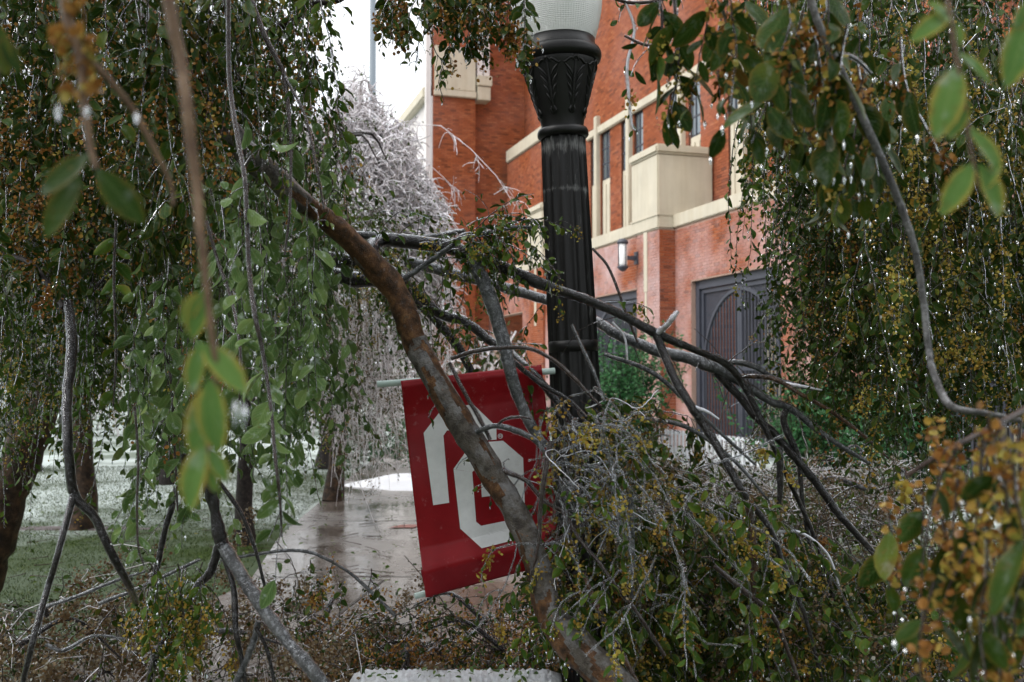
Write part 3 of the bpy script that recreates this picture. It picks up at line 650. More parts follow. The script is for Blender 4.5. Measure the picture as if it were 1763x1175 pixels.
# globe: fine horizontal ribs and vertical prisms
gr_ = [(62, 72), (66, 60), (71, 42), (75.5, 22), (78, 0), (78.5, -30), (76, -70), (70, -110), (60, -150), (47, -180), (38, -195)]
gs = spline(gr_, 130); n = 200
th = np.arange(n) / n * 2 * np.pi
rr = gs[:, 0] + .45 * (np.arange(130) % 2)
Rg = rr[:, None] + .35 * (np.arange(n) % 2)[None]
V = np.stack([Rg * np.cos(th) * px, Rg * np.sin(th) * px, np.repeat(((120 - gs[:, 1]) * px)[:, None], n, 1)], -1)
i = np.arange(129)[:, None] * n + np.arange(n)[None]; j = np.arange(129)[:, None] * n + (np.arange(n) + 1) % n
build('globe', [(lp(V.reshape(-1, 3)), np.stack([i, j, j + n, i + n], -1).reshape(-1, 4), 0)], G['globe'], lamp, False)
build('finial', [lprof([(40, -193), (42, -200), (30, -212), (14, -220), (10, -235), (16, -246), (12, -258), (0, -266)], 32)], G['iron'], lamp)
build('globe_ring', [lprof([(58, 68), (62.5, 69), (62.5, 84), (64, 86), (64, 98), (60, 99)], 64)], G['iron'], lamp)
build('rim', [lprof([(58, 93), (66, 88), (70, 90), (72.5, 96), (72.5, 103), (70, 109), (66, 112), (60, 113)], 64)], G['iron'], lamp)
crows = [(64, 110), (63.5, 118), (59, 134), (54, 152), (48.5, 172), (43, 192), (38.5, 208), (36, 222), (36, 232)]
build('capital', [lprof([tuple(r) for r in spline(crows, 24)], 64)], G['iron'], lamp)
# acanthus leaves in relief
def capr(y): return np.interp(y, [r[1] for r in crows], [r[0] for r in crows])
def onc(a, y, off=1.2):
    a = np.asarray(a, float); y = np.asarray(y, float); r = (capr(y) + off) * px
    return lp(np.stack([r * np.cos(a), r * np.sin(a), (120 - y) * px], -1))
for k in range(8):
    a0 = -math.pi / 2 + .38 + k * math.pi / 4; rb = []
    def ridge(pts, r0):
        s = spline(pts, 10); P = onc(a0 + s[:, 0], s[:, 1], .4)[None]; t = np.linspace(0, 1, 10); rb.append((*tubes(P, (r0 * px * (.35 + np.sin(t * math.pi) * .65))[None], 6), 0))
    ridge([(0, 118), (0, 150), (0, 190), (0, 205)], 3.0)
    for s in (-1, 1):
        for q, (ya, yb, wd_) in enumerate([(150, 128, .30), (165, 143, .27), (178, 158, .22), (190, 172, .17)]):
            ridge([(s * .03, ya), (s * wd_ * .55, (ya + yb) / 2 - 2), (s * wd_, yb)], 2.6)
            ridge([(s * .05, ya + 4), (s * wd_ * .5, (ya + yb) / 2 + 5), (s * wd_ * .95, yb + 5)], 1.4)
        ridge([(s * .03, 192), (s * .10, 200), (s * .04, 206)], 2.6)
        ridge([(s * .02, 124), (s * .13, 119), (s * .30, 126), (s * .36, 124)], 2.2)
    ridge([(-.10, 124), (0, 115), (.10, 124)], 3)
    build('acanthus_leaf', rb, G['iron'], lamp)
build('neck_ring', [lprof([(35, 223), (42, 225), (44, 230), (44, 236), (41, 240), (36, 241)], 48)], G['iron'], lamp)
# fluted shaft
n = 96; ys = np.concatenate([np.linspace(240, 575, 20), np.linspace(576, 1290, 30)]); rad = np.interp(ys, [240, 580, 1000, 1290], [37, 41, 44, 46])
th = np.arange(n) / n * 2 * np.pi; fl = np.abs(np.sin(th * 7)) ** .6     # 14 flutes
Rs = rad[:, None] - 5.5 * fl[None] * 1.0 + 1.2
V = np.stack([Rs * np.cos(th) * px, Rs * np.sin(th) * px, np.repeat(((120 - ys) * px)[:, None], n, 1)], -1); K = len(ys)
i = np.arange(K - 1)[:, None] * n + np.arange(n)[None]; j = np.arange(K - 1)[:, None] * n + (np.arange(n) + 1) % n
build('shaft', [(lp(V.reshape(-1, 3)), np.stack([i, j, j + n, i + n], -1).reshape(-1, 4), 0)], G['iron_shaft'], lamp)
build('banner_collar', [lprof([(40, 588), (42.6, 589), (42.6, 606), (40, 607)], 32)], G['iron'], lamp)
build('banner_collar', [lprof([(42, 968), (47, 969), (47, 986), (42, 987)], 32)], G['iron'], lamp)
hb = (LP[2]) / px + 120
build('base', [lprof([(46, 1210), (56, 1225), (60, 1240), (60, hb - 30), (72, hb - 20), (80, hb + 8), (0, hb + 8)], 32)], G['iron'], lamp)

# ------------------------------------------------------------------ banner
bn = empty('lamp_banner', W1(800, 830, 4.02), 'crimson banner with white interlocking letters hanging upside down from the lamp post', 'banner')
TL, TR, BLc, BR = np.array([690, 656.]), np.array([932, 628.]), np.array([733, 1029.]), np.array([962, 968.])
def inv_bilinear(p):
    s = np.full(len(p), .5); t = np.full(len(p), .5)
    for _ in range(12):
        q = (TL * ((1 - s) * (1 - t))[:, None] + TR * (s * (1 - t))[:, None] + BLc * ((1 - s) * t)[:, None] + BR * (s * t)[:, None]) - p
        ds = (TR - TL) * (1 - t)[:, None] + (BR - BLc) * t[:, None]; dt = (BLc - TL) * (1 - s)[:, None] + (BR - TR) * s[:, None]
        det = ds[:, 0] * dt[:, 1] - ds[:, 1] * dt[:, 0]
        s = s - (q[:, 0] * dt[:, 1] - q[:, 1] * dt[:, 0]) / det; t = t - (ds[:, 0] * q[:, 1] - ds[:, 1] * q[:, 0]) / det
    return s, t
def bd(s, t):            # depth of the cloth
    d = 4.00 + .10 * s
    d = d + np.interp(t, [0, .03, .12, .16, .30, .78, .872, .89, .95, 1.0], [-.035, -.045, -.012, -.004, 0, 0, -.034, -.034, -.006, .018])
    d = d + .013 * np.sin(t * 7 + s * 3) * np.sin(s * 3.1) + .004 * np.sin(s * 17 + t * 5) + .0035 * np.sin(s * 9 - t * 14) + .009 * np.sin(2.2 * s + 11 * t) * (1 - s)
    return d
def bpix(s, t):
    p = TL * ((1 - s) * (1 - t))[:, None] + TR * (s * (1 - t))[:, None] + BLc * ((1 - s) * t)[:, None] + BR * (s * t)[:, None]
    p[:, 0] += 5 * np.sin(t * 3.1) * (s - .2); p[:, 1] += 0
    return p
def bsurf(s, t, off=0.):
    p = bpix(s, t); return W(p[:, 0], p[:, 1], bd(s, t) - off)
ns, nt_ = 60, 100
S, T = np.meshgrid(np.linspace(0, 1, ns), np.linspace(0, 1, nt_)); s_, t_ = S.ravel(), T.ravel()
Fq = np.array([[a * ns + b, a * ns + b + 1, (a + 1) * ns + b + 1, (a + 1) * ns + b] for a in range(nt_ - 1) for b in range(ns - 1)])
o = build('banner_cloth', [(bsurf(s_, t_), Fq, 0)], G['red'], bn)
md = o.modifiers.new('thick', 'SOLIDIFY'); md.thickness = .0012; md.offset = 1
# back layer of the bottom sleeve, seen at the left end
sv = np.array([[0, .872], [.03, .872], [.03, 1.0], [0, 1.0]]); q = bpix(sv[:, 0], sv[:, 1]); q[:, 0] += [-3, 4, 6, 2]; 
build('sleeve_back', [(W(q[:, 0], q[:, 1], np.array([4.0, 4.0, 4.045, 4.045])), np.array([[0, 1, 2, 3]]), 0)], G['red'], bn)
def letters(name, polys, off=.0042, m='white'):
    bm = bmesh.new()
    for poly in polys:
        pts = np.array(poly, float); pts = np.stack([640 + pts[:, 0] / 2.797, 620 + pts[:, 1] / 2.797], 1)
        vs = [bm.verts.new((p[0], p[1], 0)) for p in pts]
        for t in tessellate_polygon([[Vector((p[0], p[1], 0)) for p in pts]]):
            try: bm.faces.new([vs[k] for k in t])
            except ValueError: pass
    for _ in range(5):
        es = [e for e in bm.edges if e.calc_length() > 7]
        if not es: break
        bmesh.ops.subdivide_edges(bm, edges=es, cuts=1); bmesh.ops.triangulate(bm, faces=[f for f in bm.faces if len(f.verts) > 3])
    P = np.array([[q.co.x, q.co.y] for q in bm.verts]); s, t = inv_bilinear(P); X = W(P[:, 0], P[:, 1], bd(s, t) - off)
    for q, x in zip(bm.verts, X): q.co = Vector(x)
    bmesh.ops.recalc_face_normals(bm, faces=bm.faces[:])
    me = bpy.data.meshes.new(name); bm.to_mesh(me); bm.free(); me.materials.append(G[m]); return link(name, me, bn)
# outer letter, open at the bottom; closed octagon letter (pixel outline of the print, centred on the cloth)
letters('print_letter', [[(296, 700), (250, 352), (345, 228), (490, 215), (600, 322), (601, 384), (560, 386), (524, 388), (521, 360), (500, 340), (480, 330), (362, 340), (345, 365), (373, 688)],
                         [(523, 500), (527, 500), (600, 500), (606, 650), (530, 661)]])
letters('print_letter', [[(394, 525), (468, 421), (608, 401), (632, 389), (729, 472), (737, 690), (722, 815), (683, 872), (530, 907), (426, 812)][0:1] + [(468, 421), (482, 402), (632, 389), (729, 472), (737, 690), (718, 815), (683, 868), (530, 907), (426, 812), (394, 527),
                          (484, 540), (503, 780), (527, 799), (640, 776), (662, 740), (652, 560), (640, 520), (610, 508), (515, 512), (484, 540), (394, 526)]])
ring = [(619 + 12 * math.cos(a), 367 + 12 * math.sin(a)) for a in np.linspace(0, 2 * math.pi, 17)] + [(619 + 9.6 * math.cos(a), 367 + 9.6 * math.sin(a)) for a in np.linspace(2 * math.pi, 0, 17)]
letters('registered_mark', [ring, [(613, 361), (615.5, 361), (615.5, 373), (613, 373)], [(615.5, 361), (624, 361), (624, 363), (615.5, 363)], [(615.5, 367), (624, 367), (624, 369), (615.5, 369)], [(622.5, 361), (625, 361), (625, 373), (622.5, 373)]])
def rod(p0, p1, r, d0, d1):
    P = np.stack([W1(*p0, d0), W1(*p1, d1)]); P = np.stack([P[0], P[0] * .5 + P[1] * .5, P[1]])
    V, Fc = tubes(P[None], np.full((1, 3), r), 16); c = len(V); V = np.vstack([V, P[0]]); cap_ = np.array([[k, (k + 1) % 16, c] for k in range(16)])
    return build('rod', [(V, Fc, 0), (V, cap_, 0)], G['pole'], bn)
rod((649, 662), (955, 639), .0135, 3.99, 4.10); rod((714, 1027), (978, 952), .0125, 4.035, 4.2)
# second banner far off at the left
b2 = empty('lamp_banner', W1(382, 640, 17), 'small red banner far off between the hanging leaf strands', 'banner')
build('banner_cloth', [(*box(W1(382, 640, 17), (.42, .02, .70)), 0)], G['red'], b2, False)
build('rod', [(*box(W1(395, 603, 17), (.62, .03, .03)), 0)], G['pole'], b2, False)

# icy ledge at the very bottom
def ledge():
    lw = empty('low_wall', W1(780, 1240, 3.75), 'low wall top crusted with white ice at the foot of the lamp', 'wall')
    n, k = 110, 40; V = []
    c = W1(780, 1184, 3.75)
    for i in range(k):
        for j in range(n):
            x = -.42 + .84 * j / (n - 1) ; y = -.3 + .6 * i / (k - 1); e = min(1, (1 - abs(2 * i / (k - 1) - 1)) * 3) * min(1, (1 - abs(2 * j / (n - 1) - 1)) * 8)
            V.append([c[0] + x, c[1] + y, c[2] - .035 + .035 * e ** .5 + (rng.uniform(-.009, .009) + .011 * math.sin(j * .9) * math.cos(i * 1.7)) * e])
    Fc = [[i * n + j, i * n + j + 1, (i + 1) * n + j + 1, (i + 1) * n + j] for i in range(k - 1) for j in range(n - 1)]
    build('ice_crust', [(np.array(V), np.array(Fc), 0)], G['frost'], lw)
    build('wall_body', [(*box((c[0], c[1], (c[2] - .04) / 2), (.82, .58, c[2] - .04)), 0)], G['stone'], lw, False)
ledge()

# ------------------------------------------------------------------ vegetation kit
LEAVES = {}
def leaf_objects(P, D, Nn, L, ratio, m, parent, name='leaf'):
    """leaves that can be picked apart: one object each, sharing four meshes per material"""
    key = m.name
    if key not in LEAVES:
        LEAVES[key] = []
        for q in range(5):
            b = flat(leaf_batches(np.zeros((1, 3)), np.array([[1., 0, 0]]), np.array([[0, 0, 1.]]), [1.0], [.42 + .05 * q], 2, 0)); LEAVES[key].append(mesh('leaf', b, m))
    D = nrm(D); S = nrm(np.cross(Nn, D)); Zv = np.cross(D, S); off = Vector((0, 0, 0)); p = parent
    while p is not None: off += p.location; p = p.parent
    for k in range(len(P)):
        o = bpy.data.objects.new(name, LEAVES[key][k % 5]); COL.objects.link(o); o.parent = parent
        Mx = Matrix((Vector(D[k] * L[k]), Vector(S[k] * L[k]), Vector(Zv[k] * L[k]))).transposed().to_4x4(); Mx.translation = Vector(P[k]) - off
        o.matrix_local = Mx
def screen(P):
    q = P - EYE; d = q @ FWD; return 881.5 + F * (q @ RT) / d, 587.5 - F * (q @ UPV) / d, d
class Plant:
    """a tree or branch: limbs (one object each), twigs, foliage, single leaves, seeds, ice"""
    def __init__(s, name, loc, label, cat, group=None):
        s.o = empty(name, loc, label, cat, group); s.tw = {}; s.lf = []; s.sd = []; s.ice = []; s.drop = []; s.mats = {}
    def limb(s, rows, m='bark_dark', sides=10, ice=0, n=None, name='branch', lump=.0):
        """rows (px, py, depth, radius_px)"""
        n = n or max(10, len(rows) * 6); q = spline(rows, n); P = W(q[:, 0], q[:, 1], q[:, 2]); rad = np.maximum(q[:, 3], .6) * q[:, 2] / F
        rad = rad * (1 + lump * np.interp(np.arange(n), np.arange(0, n, 2), rng.normal(size=len(np.arange(0, n, 2)))))
        P[1:-1] += rng.normal(size=(n - 2, 3)) * rad[1:-1, None] * .05
        return s.limb_w(P, rad, m, sides, ice, name)
    def limb_w(s, P, rad, m, sides=8, ice=0, name='branch'):
        V, Fc = tubes(P[None], rad[None], sides); a, b = len(V), len(V) + 1
        V = np.vstack([V, P[0], P[-1]]); K = len(P); t = [[a, (k + 1) % sides, k] for k in range(sides)] + [[b, (K - 1) * sides + k, (K - 1) * sides + (k + 1) % sides] for k in range(sides)]
        o = build(name, [(V, Fc, 0), (V, np.array(t), 0)], G[m], s.o)
        if ice:
            r2 = rad + ice * (1 + .5 * rng.random(len(rad))); V, Fc = tubes(P[None], r2[None], sides); build('ice_glaze', [(V, Fc, 0)], G['ice'], o)
        s.last = P; s.lastr = rad; return o
    def twigs(s, P, r0, r1, m='twig', sides=3, ice=0, icesides=3, near=False):
        if P.shape[1] >= 6 and np.median((P[:, 0] - EYE) @ FWD) > (4.1 if sides < 4 else 4.6): P = P[:, np.unique(np.r_[0:P.shape[1]:(3 if P.shape[1] < 8 else 2), P.shape[1] - 1])]; sides = 3
        K = P.shape[1]; t = np.linspace(0, 1, K)[None]; r0 = np.asarray(r0) * np.ones(len(P)); rad = r0[:, None] * (1 - t) + r1 * t
        V, Fc = tubes(P, rad, sides); s.tw.setdefault(m, []).append((V, Fc, 0))
        if ice:
            V, Fc = tubes(P, rad + ice * U(.6, 1.5, rad.shape), icesides); s.ice.append((V, Fc, 1 if near else 0))
    def leaves(s, P, spacing, L, ratio, m, n, tmin=.1, side=.75, down=.55, single=0, prob=1, spread=.6):
        """leaves on strands P; spacing in metres, L=(min,max)"""
        ln = np.linalg.norm(np.diff(P, axis=1), axis=2).sum(1); cnt = np.maximum((ln * (1 - tmin) / spacing).astype(int), 1)
        si = np.repeat(np.arange(len(P)), cnt); k = np.concatenate([np.arange(c) for c in cnt]); t = tmin + (1 - tmin) * (k + U(.1, .9, len(k))) / cnt[si]
        if prob < 1: q = rng.random(len(si)) < prob; si, k, t = si[q], k[q], t[q]
        X, T = along(P, si, t); az = (si * 2.399)[:]; sd = np.stack([np.cos(az), np.sin(az), 0 * az], 1) * np.where(k % 2, 1, -1)[:, None]
        sd = nrm(sd - T * np.sum(sd * T, 1)[:, None] + rng.normal(size=sd.shape) * spread * .5)
        D = nrm(sd * side + np.array([0, 0, -1.]) * down + T * .35 + rng.normal(size=sd.shape) * .18)
        Nn = nrm(np.cross(D, T) * np.where(k % 2, 1, -1)[:, None] + rng.normal(size=sd.shape) * spread + np.array([0, 0, .5]))
        Nn = nrm(np.cross(np.cross(D, Nn), D)); Ls = (L[0] * .55 + (L[1] * 1.3 - L[0] * .55) * rng.random(len(si)) ** 1.15) * np.interp(t, [0, .7, 1], [1, 1, .65]); X = X + D * .004
        rt = U(ratio[0], ratio[1], len(si))
        if single:
            x, y, d = screen(X); vis = (x > -30) & (x < 1793) & (y > -30) & (y < 1205); key = np.where(vis, Ls / d, -1); idx = np.argsort(-key)[:single]; idx = idx[key[idx] > 0]
            leaf_objects(X[idx], D[idx], Nn[idx], Ls[idx], rt[idx], G[m], s.o)
            kp = np.ones(len(X), bool); kp[idx] = False; X2, D2, N2, L2, r2 = X[kp], D[kp], Nn[kp], Ls[kp], rt[kp]
        else: X2, D2, N2, L2, r2 = X, D, Nn, Ls, rt
        if len(X2): s.lf.append((m, flat(leaf_batches(X2, D2, N2, L2, r2, n, 0))))
        return X + D * Ls[:, None], Ls
    def seeds(s, P, nodes, per, size, m='seed', spread=.016, tmin=.1):
        pick = rng.permutation(len(P))[:max(1, int(len(P) * .3))]; si = pick[rng.integers(0, len(pick), nodes)]; X, T = along(P, si, tmin + (1 - tmin) * rng.random(nodes) ** .7); X = np.repeat(X, per, 0) + rng.normal(size=(nodes * per, 3)) * spread * [1, 1, 1.3] - [0, 0, spread]
        dm = np.median((X - EYE) @ FWD); s.sd.append((m, flakes(X, U(size * .75, size * 1.35, len(X)), 0, 4 if dm > 4.6 else 6)))
    def glints(s, X, r): s.drop.append(bits(X, U(*r, len(X)), 0))
    def drops(s, X, r=(.002, .0042), stretch=(1, 3)):
        s.drop.append(blobs(X - np.array([0, 0, .003]), U(*r, len(X)), U(*stretch, len(X)), 0))
    def done(s):
        for m, b in s.tw.items(): build('twigs', b, G[m], s.o)['kind'] = 'stuff'
        for nm, lst in (('foliage', s.lf), ('seeds', s.sd)):
            by = {}
            for m, b in lst: by.setdefault(m, []).extend(b if isinstance(b, list) else [b])
            for m, b in by.items(): build(nm, b, G[m], s.o)['kind'] = 'stuff'
        if s.ice: build('ice_sheath', s.ice, [G['ice'], G['ice_near']], s.o)['kind'] = 'stuff'
        if s.drop: build('ice_drops', s.drop, G['ice_drop'], s.o, False)['kind'] = 'stuff'
def starts(n, px, py, d):
    return W(U(*px, n), U(*py, n), U(*d, n))
def side_twigs(P, n, L, droop=.35, K=6, tm=(.1, .95), out=.8):
    si = rng.integers(0, len(P), n); X, T = along(P, si, U(*tm, n)); D = nrm(T * .5 + rng.normal(size=(n, 3)) * out)
    return strands(X, D, U(*L, n), K, droop, .12)
def hang(pl, n, px, py, d, L, K=12, droop=.6, r=.0022, m='twig', ice=0, leaf='leaf_mid', tmpl=0, size=(.025, .045), spacing=.022, single=0, side=3, sideL=(.1, .3), seed=0, seedm='seed', seedsize=.011, lean=.42, ldown=.55, prob=1, drops=0, jit=.16, glint=None, up=0.):
    P0 = starts(n, px, py, d); D0 = rng.normal(size=(n, 3)) * lean + np.array([0, 0, -1 + up]); P = strands(P0, D0, U(*L, n), K, droop, jit)
    pl.twigs(P, r, r * .35, m, 4 if tmpl == 2 else 3, ice)
    sets = [P]
    if side:
        Q = side_twigs(P, n * side, sideL); pl.twigs(Q, r * .5, r * .2, m, 3, ice * .7); sets.append(Q)
    for i, q in enumerate(sets):
        tips, Ls = pl.leaves(q, spacing, size, (.42, .6), leaf, tmpl, .03, down=ldown, single=single if i == 0 else single // 2, prob=prob)
        if drops and len(tips): k = rng.random(len(tips)) < drops; pl.drops(tips[k])
    gl = glint if glint is not None else (5 if py[0] < 2000 else 0)
    for q in sets:
        k = int(len(q) * gl / (1 if q is P else 3)); X, T = along(q, rng.integers(0, len(q), k), U(.1, 1, k)); pl.glints(X + rng.normal(size=X.shape) * .006, (.0014, .003))
    if seed:
        for q in sets: pl.seeds(q, seed // len(sets), 9, seedsize, seedm)
    return sets

# ---- far masses of iced trees behind everything at the left
def far_mass():
    n = 2400; a = U(-1.05, .02, n); rr_ = U(26, 46, n)
    P0 = np.stack([rr_ * np.sin(a), rr_ * np.cos(a), U(.10, 1, n) * (5.5 + 1.8 * np.sin(a * 9) - 2.2 * (a > -.13))], 1)
    P = strands(P0, rng.normal(size=(n, 3)) * .5 + [0, 0, -.6], U(.8, 2.6, n), 6, .5, .2)
    V, Fc = tubes(P, np.linspace(.035, .012, 6)[None] * np.ones((n, 1)), 3); bt = [(V, Fc, 0)]
    si = np.repeat(np.arange(n), 16); X, T = along(P, si, U(0, 1, len(si))); X += rng.normal(size=X.shape) * .14
    lb = flat(leaf_batches(X, rng.normal(size=X.shape) * [1, 1, .6] + [0, 0, -.5], nrm(rng.normal(size=X.shape) + [0, 0, .4]), U(.12, .26, len(X)), U(.4, .6, len(X)), 0, 1))
    tag(build('treeline', bt + lb, [G['twig_ice'], G['leaf_far']]), kind='stuff')
far_mass()

def weeping(name, px, d, h, rad, label, trunk_m='bark_trunk', n=260, leaf='leaf_far', size=(.05, .08), tr=.16, twm='twig', L=(.6, 1.8), spacing=.05, ice=0, lean=0, seed=0, seedm='seed_w', topx=0, prob=1, r=.004, frosty=0, zmin=.45, zfl=1.0, fin=True, tmpl=0, single=0):
    b = W1(px, 650, d); b = np.array([b[0], b[1], 0.]); pl = Plant(name, b, label, 'tree', 'elms standing on the lawn')
    top = b + [topx, 0, h * .55]; t = np.linspace(0, 1, 8)[:, None]; P = b + (top - b) * t + np.array([lean, 0, 0]) * (t - t * t); P[1:-1] += rng.normal(size=(6, 3)) * .03
    pl.limb_w(P, np.interp(t[:, 0], [0, .08, 1], [tr * 1.35, tr, tr * .7]), trunk_m, 12, name='trunk')
    c = b + [topx, 0, 0]; lim = []
    for k in range(9):
        az = k * 2.4 + U(-.3, .3); e = c + np.array([math.cos(az) * rad * .75, math.sin(az) * rad * .75, h * U(.72, .95)])
        s0 = P[rng.integers(5, 8)]; m_ = (s0 + e) / 2 + [0, 0, h * .12]; q = spline(np.array([s0, m_, e, e + (e - m_) * .4 - [0, 0, h * .1]]), 12); lim.append(q)
        pl.limb_w(q, np.linspace(tr * (.22 if frosty else .45), tr * .06, 12), 'bark_dark' if not frosty else 'bark_grey', 6)
    # strands hang from points on the dome
    ph = U(0, 6.283, n); rr_ = np.sqrt(U(.02, 1, n)) ; zz = np.sqrt(1 - .92 * rr_ ** 2) * (h * (1 - zmin)) + h * zmin
    P0 = c + np.stack([np.cos(ph) * rr_ * rad, np.sin(ph) * rr_ * rad, zz * U(.75, 1, n)], 1)
    D0 = np.stack([np.cos(ph), np.sin(ph), .2 + 0 * ph], 1) * .8 + rng.normal(size=(n, 3)) * .4
    if frosty: D0 = D0 * [.35, .35, .2] + rng.normal(size=(n, 3)) * .45 + [0, 0, -.1]
    S_ = strands(P0, D0, np.minimum(U(*L, n), np.maximum(P0[:, 2] - zfl - (0 if zfl < .5 else U(0, .6, n)), .15)), 11, .42 if not frosty else .5, .10 if not frosty else .16); pl.twigs(S_, r, r * .4, twm, 3, ice)
    Q = side_twigs(S_, n * (5 if frosty else 3), (.15, .45), K=5); pl.twigs(Q, r * .6, r * .3, twm, 3)
    if frosty:
        Q2 = side_twigs(Q, n * frosty, (.08, .28), .3, 5, out=1.0); pl.twigs(Q2, r * .6, r * .35, twm, 3)
    for q in (S_, Q): pl.leaves(q, spacing, size, (.4, .6), leaf, tmpl, .05, prob=prob, single=single)
    kk = n * 10; X, T = along(S_, rng.integers(0, n, kk), U(.1, 1, kk)); pl.glints(X + rng.normal(size=X.shape) * .06, (.006, .012))
    if seed: pl.seeds(Q, seed, 7, .018, seedm, .03)
    if fin: pl.done()
    return pl
SE = weeping('weeping_elm', 575, 13, 5.3, .78, 'weeping elm white with ice beside the brick hall, its twigs frozen silver', 'bark_trunk', 230, 'leaf_far', (.03, .05), .11, 'twig_ice', (.8, 3.0), .14, frosty=22, prob=.35, r=.008, seed=1800, zmin=.30, zfl=.5, topx=.28, fin=False)
def silver_crown():
    c = W1(606, 650, 13); c[2] = 2.9; n = 21000; dv = nrm(rng.normal(size=(n, 3))); dv[:, 2] = np.abs(dv[:, 2]) * np.where(rng.random(n) < .25, -.5, 1)
    bumpy = 1 + .10 * np.sin(dv[:, 0] * 9 + 1) * np.sin(dv[:, 2] * 8) + .06 * np.sin(dv[:, 1] * 17 + dv[:, 2] * 13)
    P0 = c + dv * (rng.random(n) ** .35 * .98)[:, None] * bumpy[:, None] * np.array([1.30, 1.25, 2.45])
    P = strands(P0, rng.normal(size=(n, 3)) + dv * .5, U(.12, .30, n), 4, .28, .34); V, Fc = tubes(P, np.linspace(.0098, .0066, 4)[None] * np.ones((n, 1)), 3); SE.tw.setdefault('twig_ice', []).append((V, Fc, 0))
    SE.leaves(P[:9000], .08, (.03, .055), (.45, .6), 'leaf_mid', 0, 0); SE.seeds(P, 2600, 6, .016, 'seed_w', .03)
    Q0 = W(U(575, 668, 260), U(430, 640, 260), U(9.5, 11.5, 260)); Q = strands(Q0, rng.normal(size=(260, 3)) * .3 + [0, 0, -1], np.maximum(.2, np.minimum(U(.5, 1.6, 260), Q0[:, 2] - .1)), 10, .5, .12); SE.twigs(Q, .005, .002, 'twig_ice', 3)
    Q2 = side_twigs(Q, 1500, (.06, .22), .3, 5); SE.twigs(Q2, .003, .002, 'twig_ice', 3); SE.leaves(Q2, .05, (.025, .045), (.4, .6), 'leaf_far', 0, 0); SE.seeds(Q2, 1300, 7, .018, 'seed_w', .03); SE.done()
silver_crown()
weeping('elm_tree', 145, 10.6, 4.6, 2.0, 'elm with a straight brown trunk standing on the frosted lawn', 'bark_trunk', 300, 'leaf_far', (.045, .07), .12, seed=1200, zmin=.4, L=(.4, 1.5))
weeping('elm_tree', 425, 9.6, 4.3, 1.5, 'slim dark elm standing where the lawn meets the wet path', 'bark_dark', 300, 'leaf_mid', (.035, .055), .085, seed=900, zmin=.4, L=(.5, 1.7))
weeping('elm_tree', 40, 17, 6.2, 2.8, 'broad elm with thick dark trunk farthest back on the lawn', 'bark_dark', 300, 'leaf_far', (.06, .09), .25, seed=900, zmin=.3, L=(.6, 1.8), spacing=.07)
weeping('elm_tree', 560, 17.5, 5.2, 2.0, 'iced elm behind the silver weeping elm near the path end', 'bark_dark', 260, 'leaf_far', (.06, .09), .15, 'twig_ice', seed=1200, zmin=.3, L=(.8, 2.2), spacing=.07)
weeping('elm_tree', 290, 15, 5.6, 2.2, 'whitened elm standing between the straight trunk and the slim dark elm', 'bark_dark', 260, 'leaf_far', (.05, .08), .14, 'twig_ice', seed=1000, zmin=.3, L=(.6, 2.0), spacing=.07)

# ---- shrubs by the building
def shrub(name, px, d, rx, h, label, n=2600, leaf='leaf_shrub', size=(.06, .10), group=None):
    b = W1(px, 650, d); b[2] = 0; pl = Plant(name, b, label, 'shrub', group)
    m_ = 130; az = U(0, 6.28, m_); D = np.stack([np.cos(az) * U(.1, .9, m_), np.sin(az) * U(.1, .9, m_), np.ones(m_)], 1)
    P = strands(np.repeat(b[None], m_, 0) + rng.normal(size=(m_, 3)) * [rx * .3, .3, 0], D * [rx / h * 1.2, rx / h * 1.2, 1], U(.5, 1, m_) * h, 7, -.02, .12); pl.twigs(P, .012, .004, 'bark_dark', 4)
    Q = side_twigs(P, 420, (.15, .45), .05); pl.twigs(Q, .004, .002, 'twig', 3)
    pl.leaves(Q, .024, size, (.45, .65), leaf, 0, .0, down=.1, single=60); pl.leaves(P, .04, size, (.4, .6), leaf, 0, .25, down=.1); pl.done()
shrub('shrub', 1420, 15.5, 1.25, 2.2, 'deep green shrub in front of the arched gate', group=None)
shrub('shrub', 1560, 13.5, .9, 1.6, 'lower green shrub beside the beige wall and railing')
shrub('shrub', 1075, 19.5, .7, 2.9, 'tall narrow green shrub between lamp post and brick pier')
shrub('shrub', 850, 21, .9, 1.9, 'pale green shrub by the far pier left of the lamp post')
def hedge():
    c = W1(690, 650, 18); pl = Plant('hedge', (c[0], c[1], 0), 'low clipped green hedge beyond the end of the wet path', 'hedge'); n = 1500
    P0 = np.stack([c[0] + U(-1.2, 2.6, n), c[1] + U(-.5, .5, n), U(.05, .75, n)], 1); P = strands(P0, rng.normal(size=(n, 3)) + [0, 0, .6], U(.1, .25, n), 4, 0, .1)
    pl.twigs(P, .004, .002); pl.leaves(P, .03, (.04, .07), (.4, .6), 'leaf_shrub', 0, 0, down=0); pl.done()
hedge()

# ---- leaning elm at the left: trunk, dark crown above, curtains of leaves
le = Plant('leaning_elm', W1(-20, 1080, 6.6), 'leaning elm with rough brown trunk and long leafy curtains hanging over the lawn', 'tree')
le.limb([(-60, 1060, 6.6, 44), (-10, 920, 6.6, 36), (40, 780, 6.6, 33), (90, 660, 6.6, 30), (130, 540, 6.4, 28), (150, 400, 6.2, 26), (140, 200, 6, 24), (110, -50, 5.8, 20)], 'bark_trunk', 14, name='trunk', lump=.05)
le.limb([(130, 540, 6.4, 20), (60, 430, 6.2, 16), (20, 400, 6, 14), (-60, 330, 6, 12)], 'bark_dark')
le.limb([(150, 430, 6.2, 18), (100, 410, 5.6, 13), (60, 420, 5.3, 10), (180, 470, 5, 8)], 'bark_dark')
le.limb([(110, -50, 5.8, 18), (220, -10, 5.4, 16), (330, 110, 5.2, 15), (400, 215, 5.0, 15)], 'bark_dark')
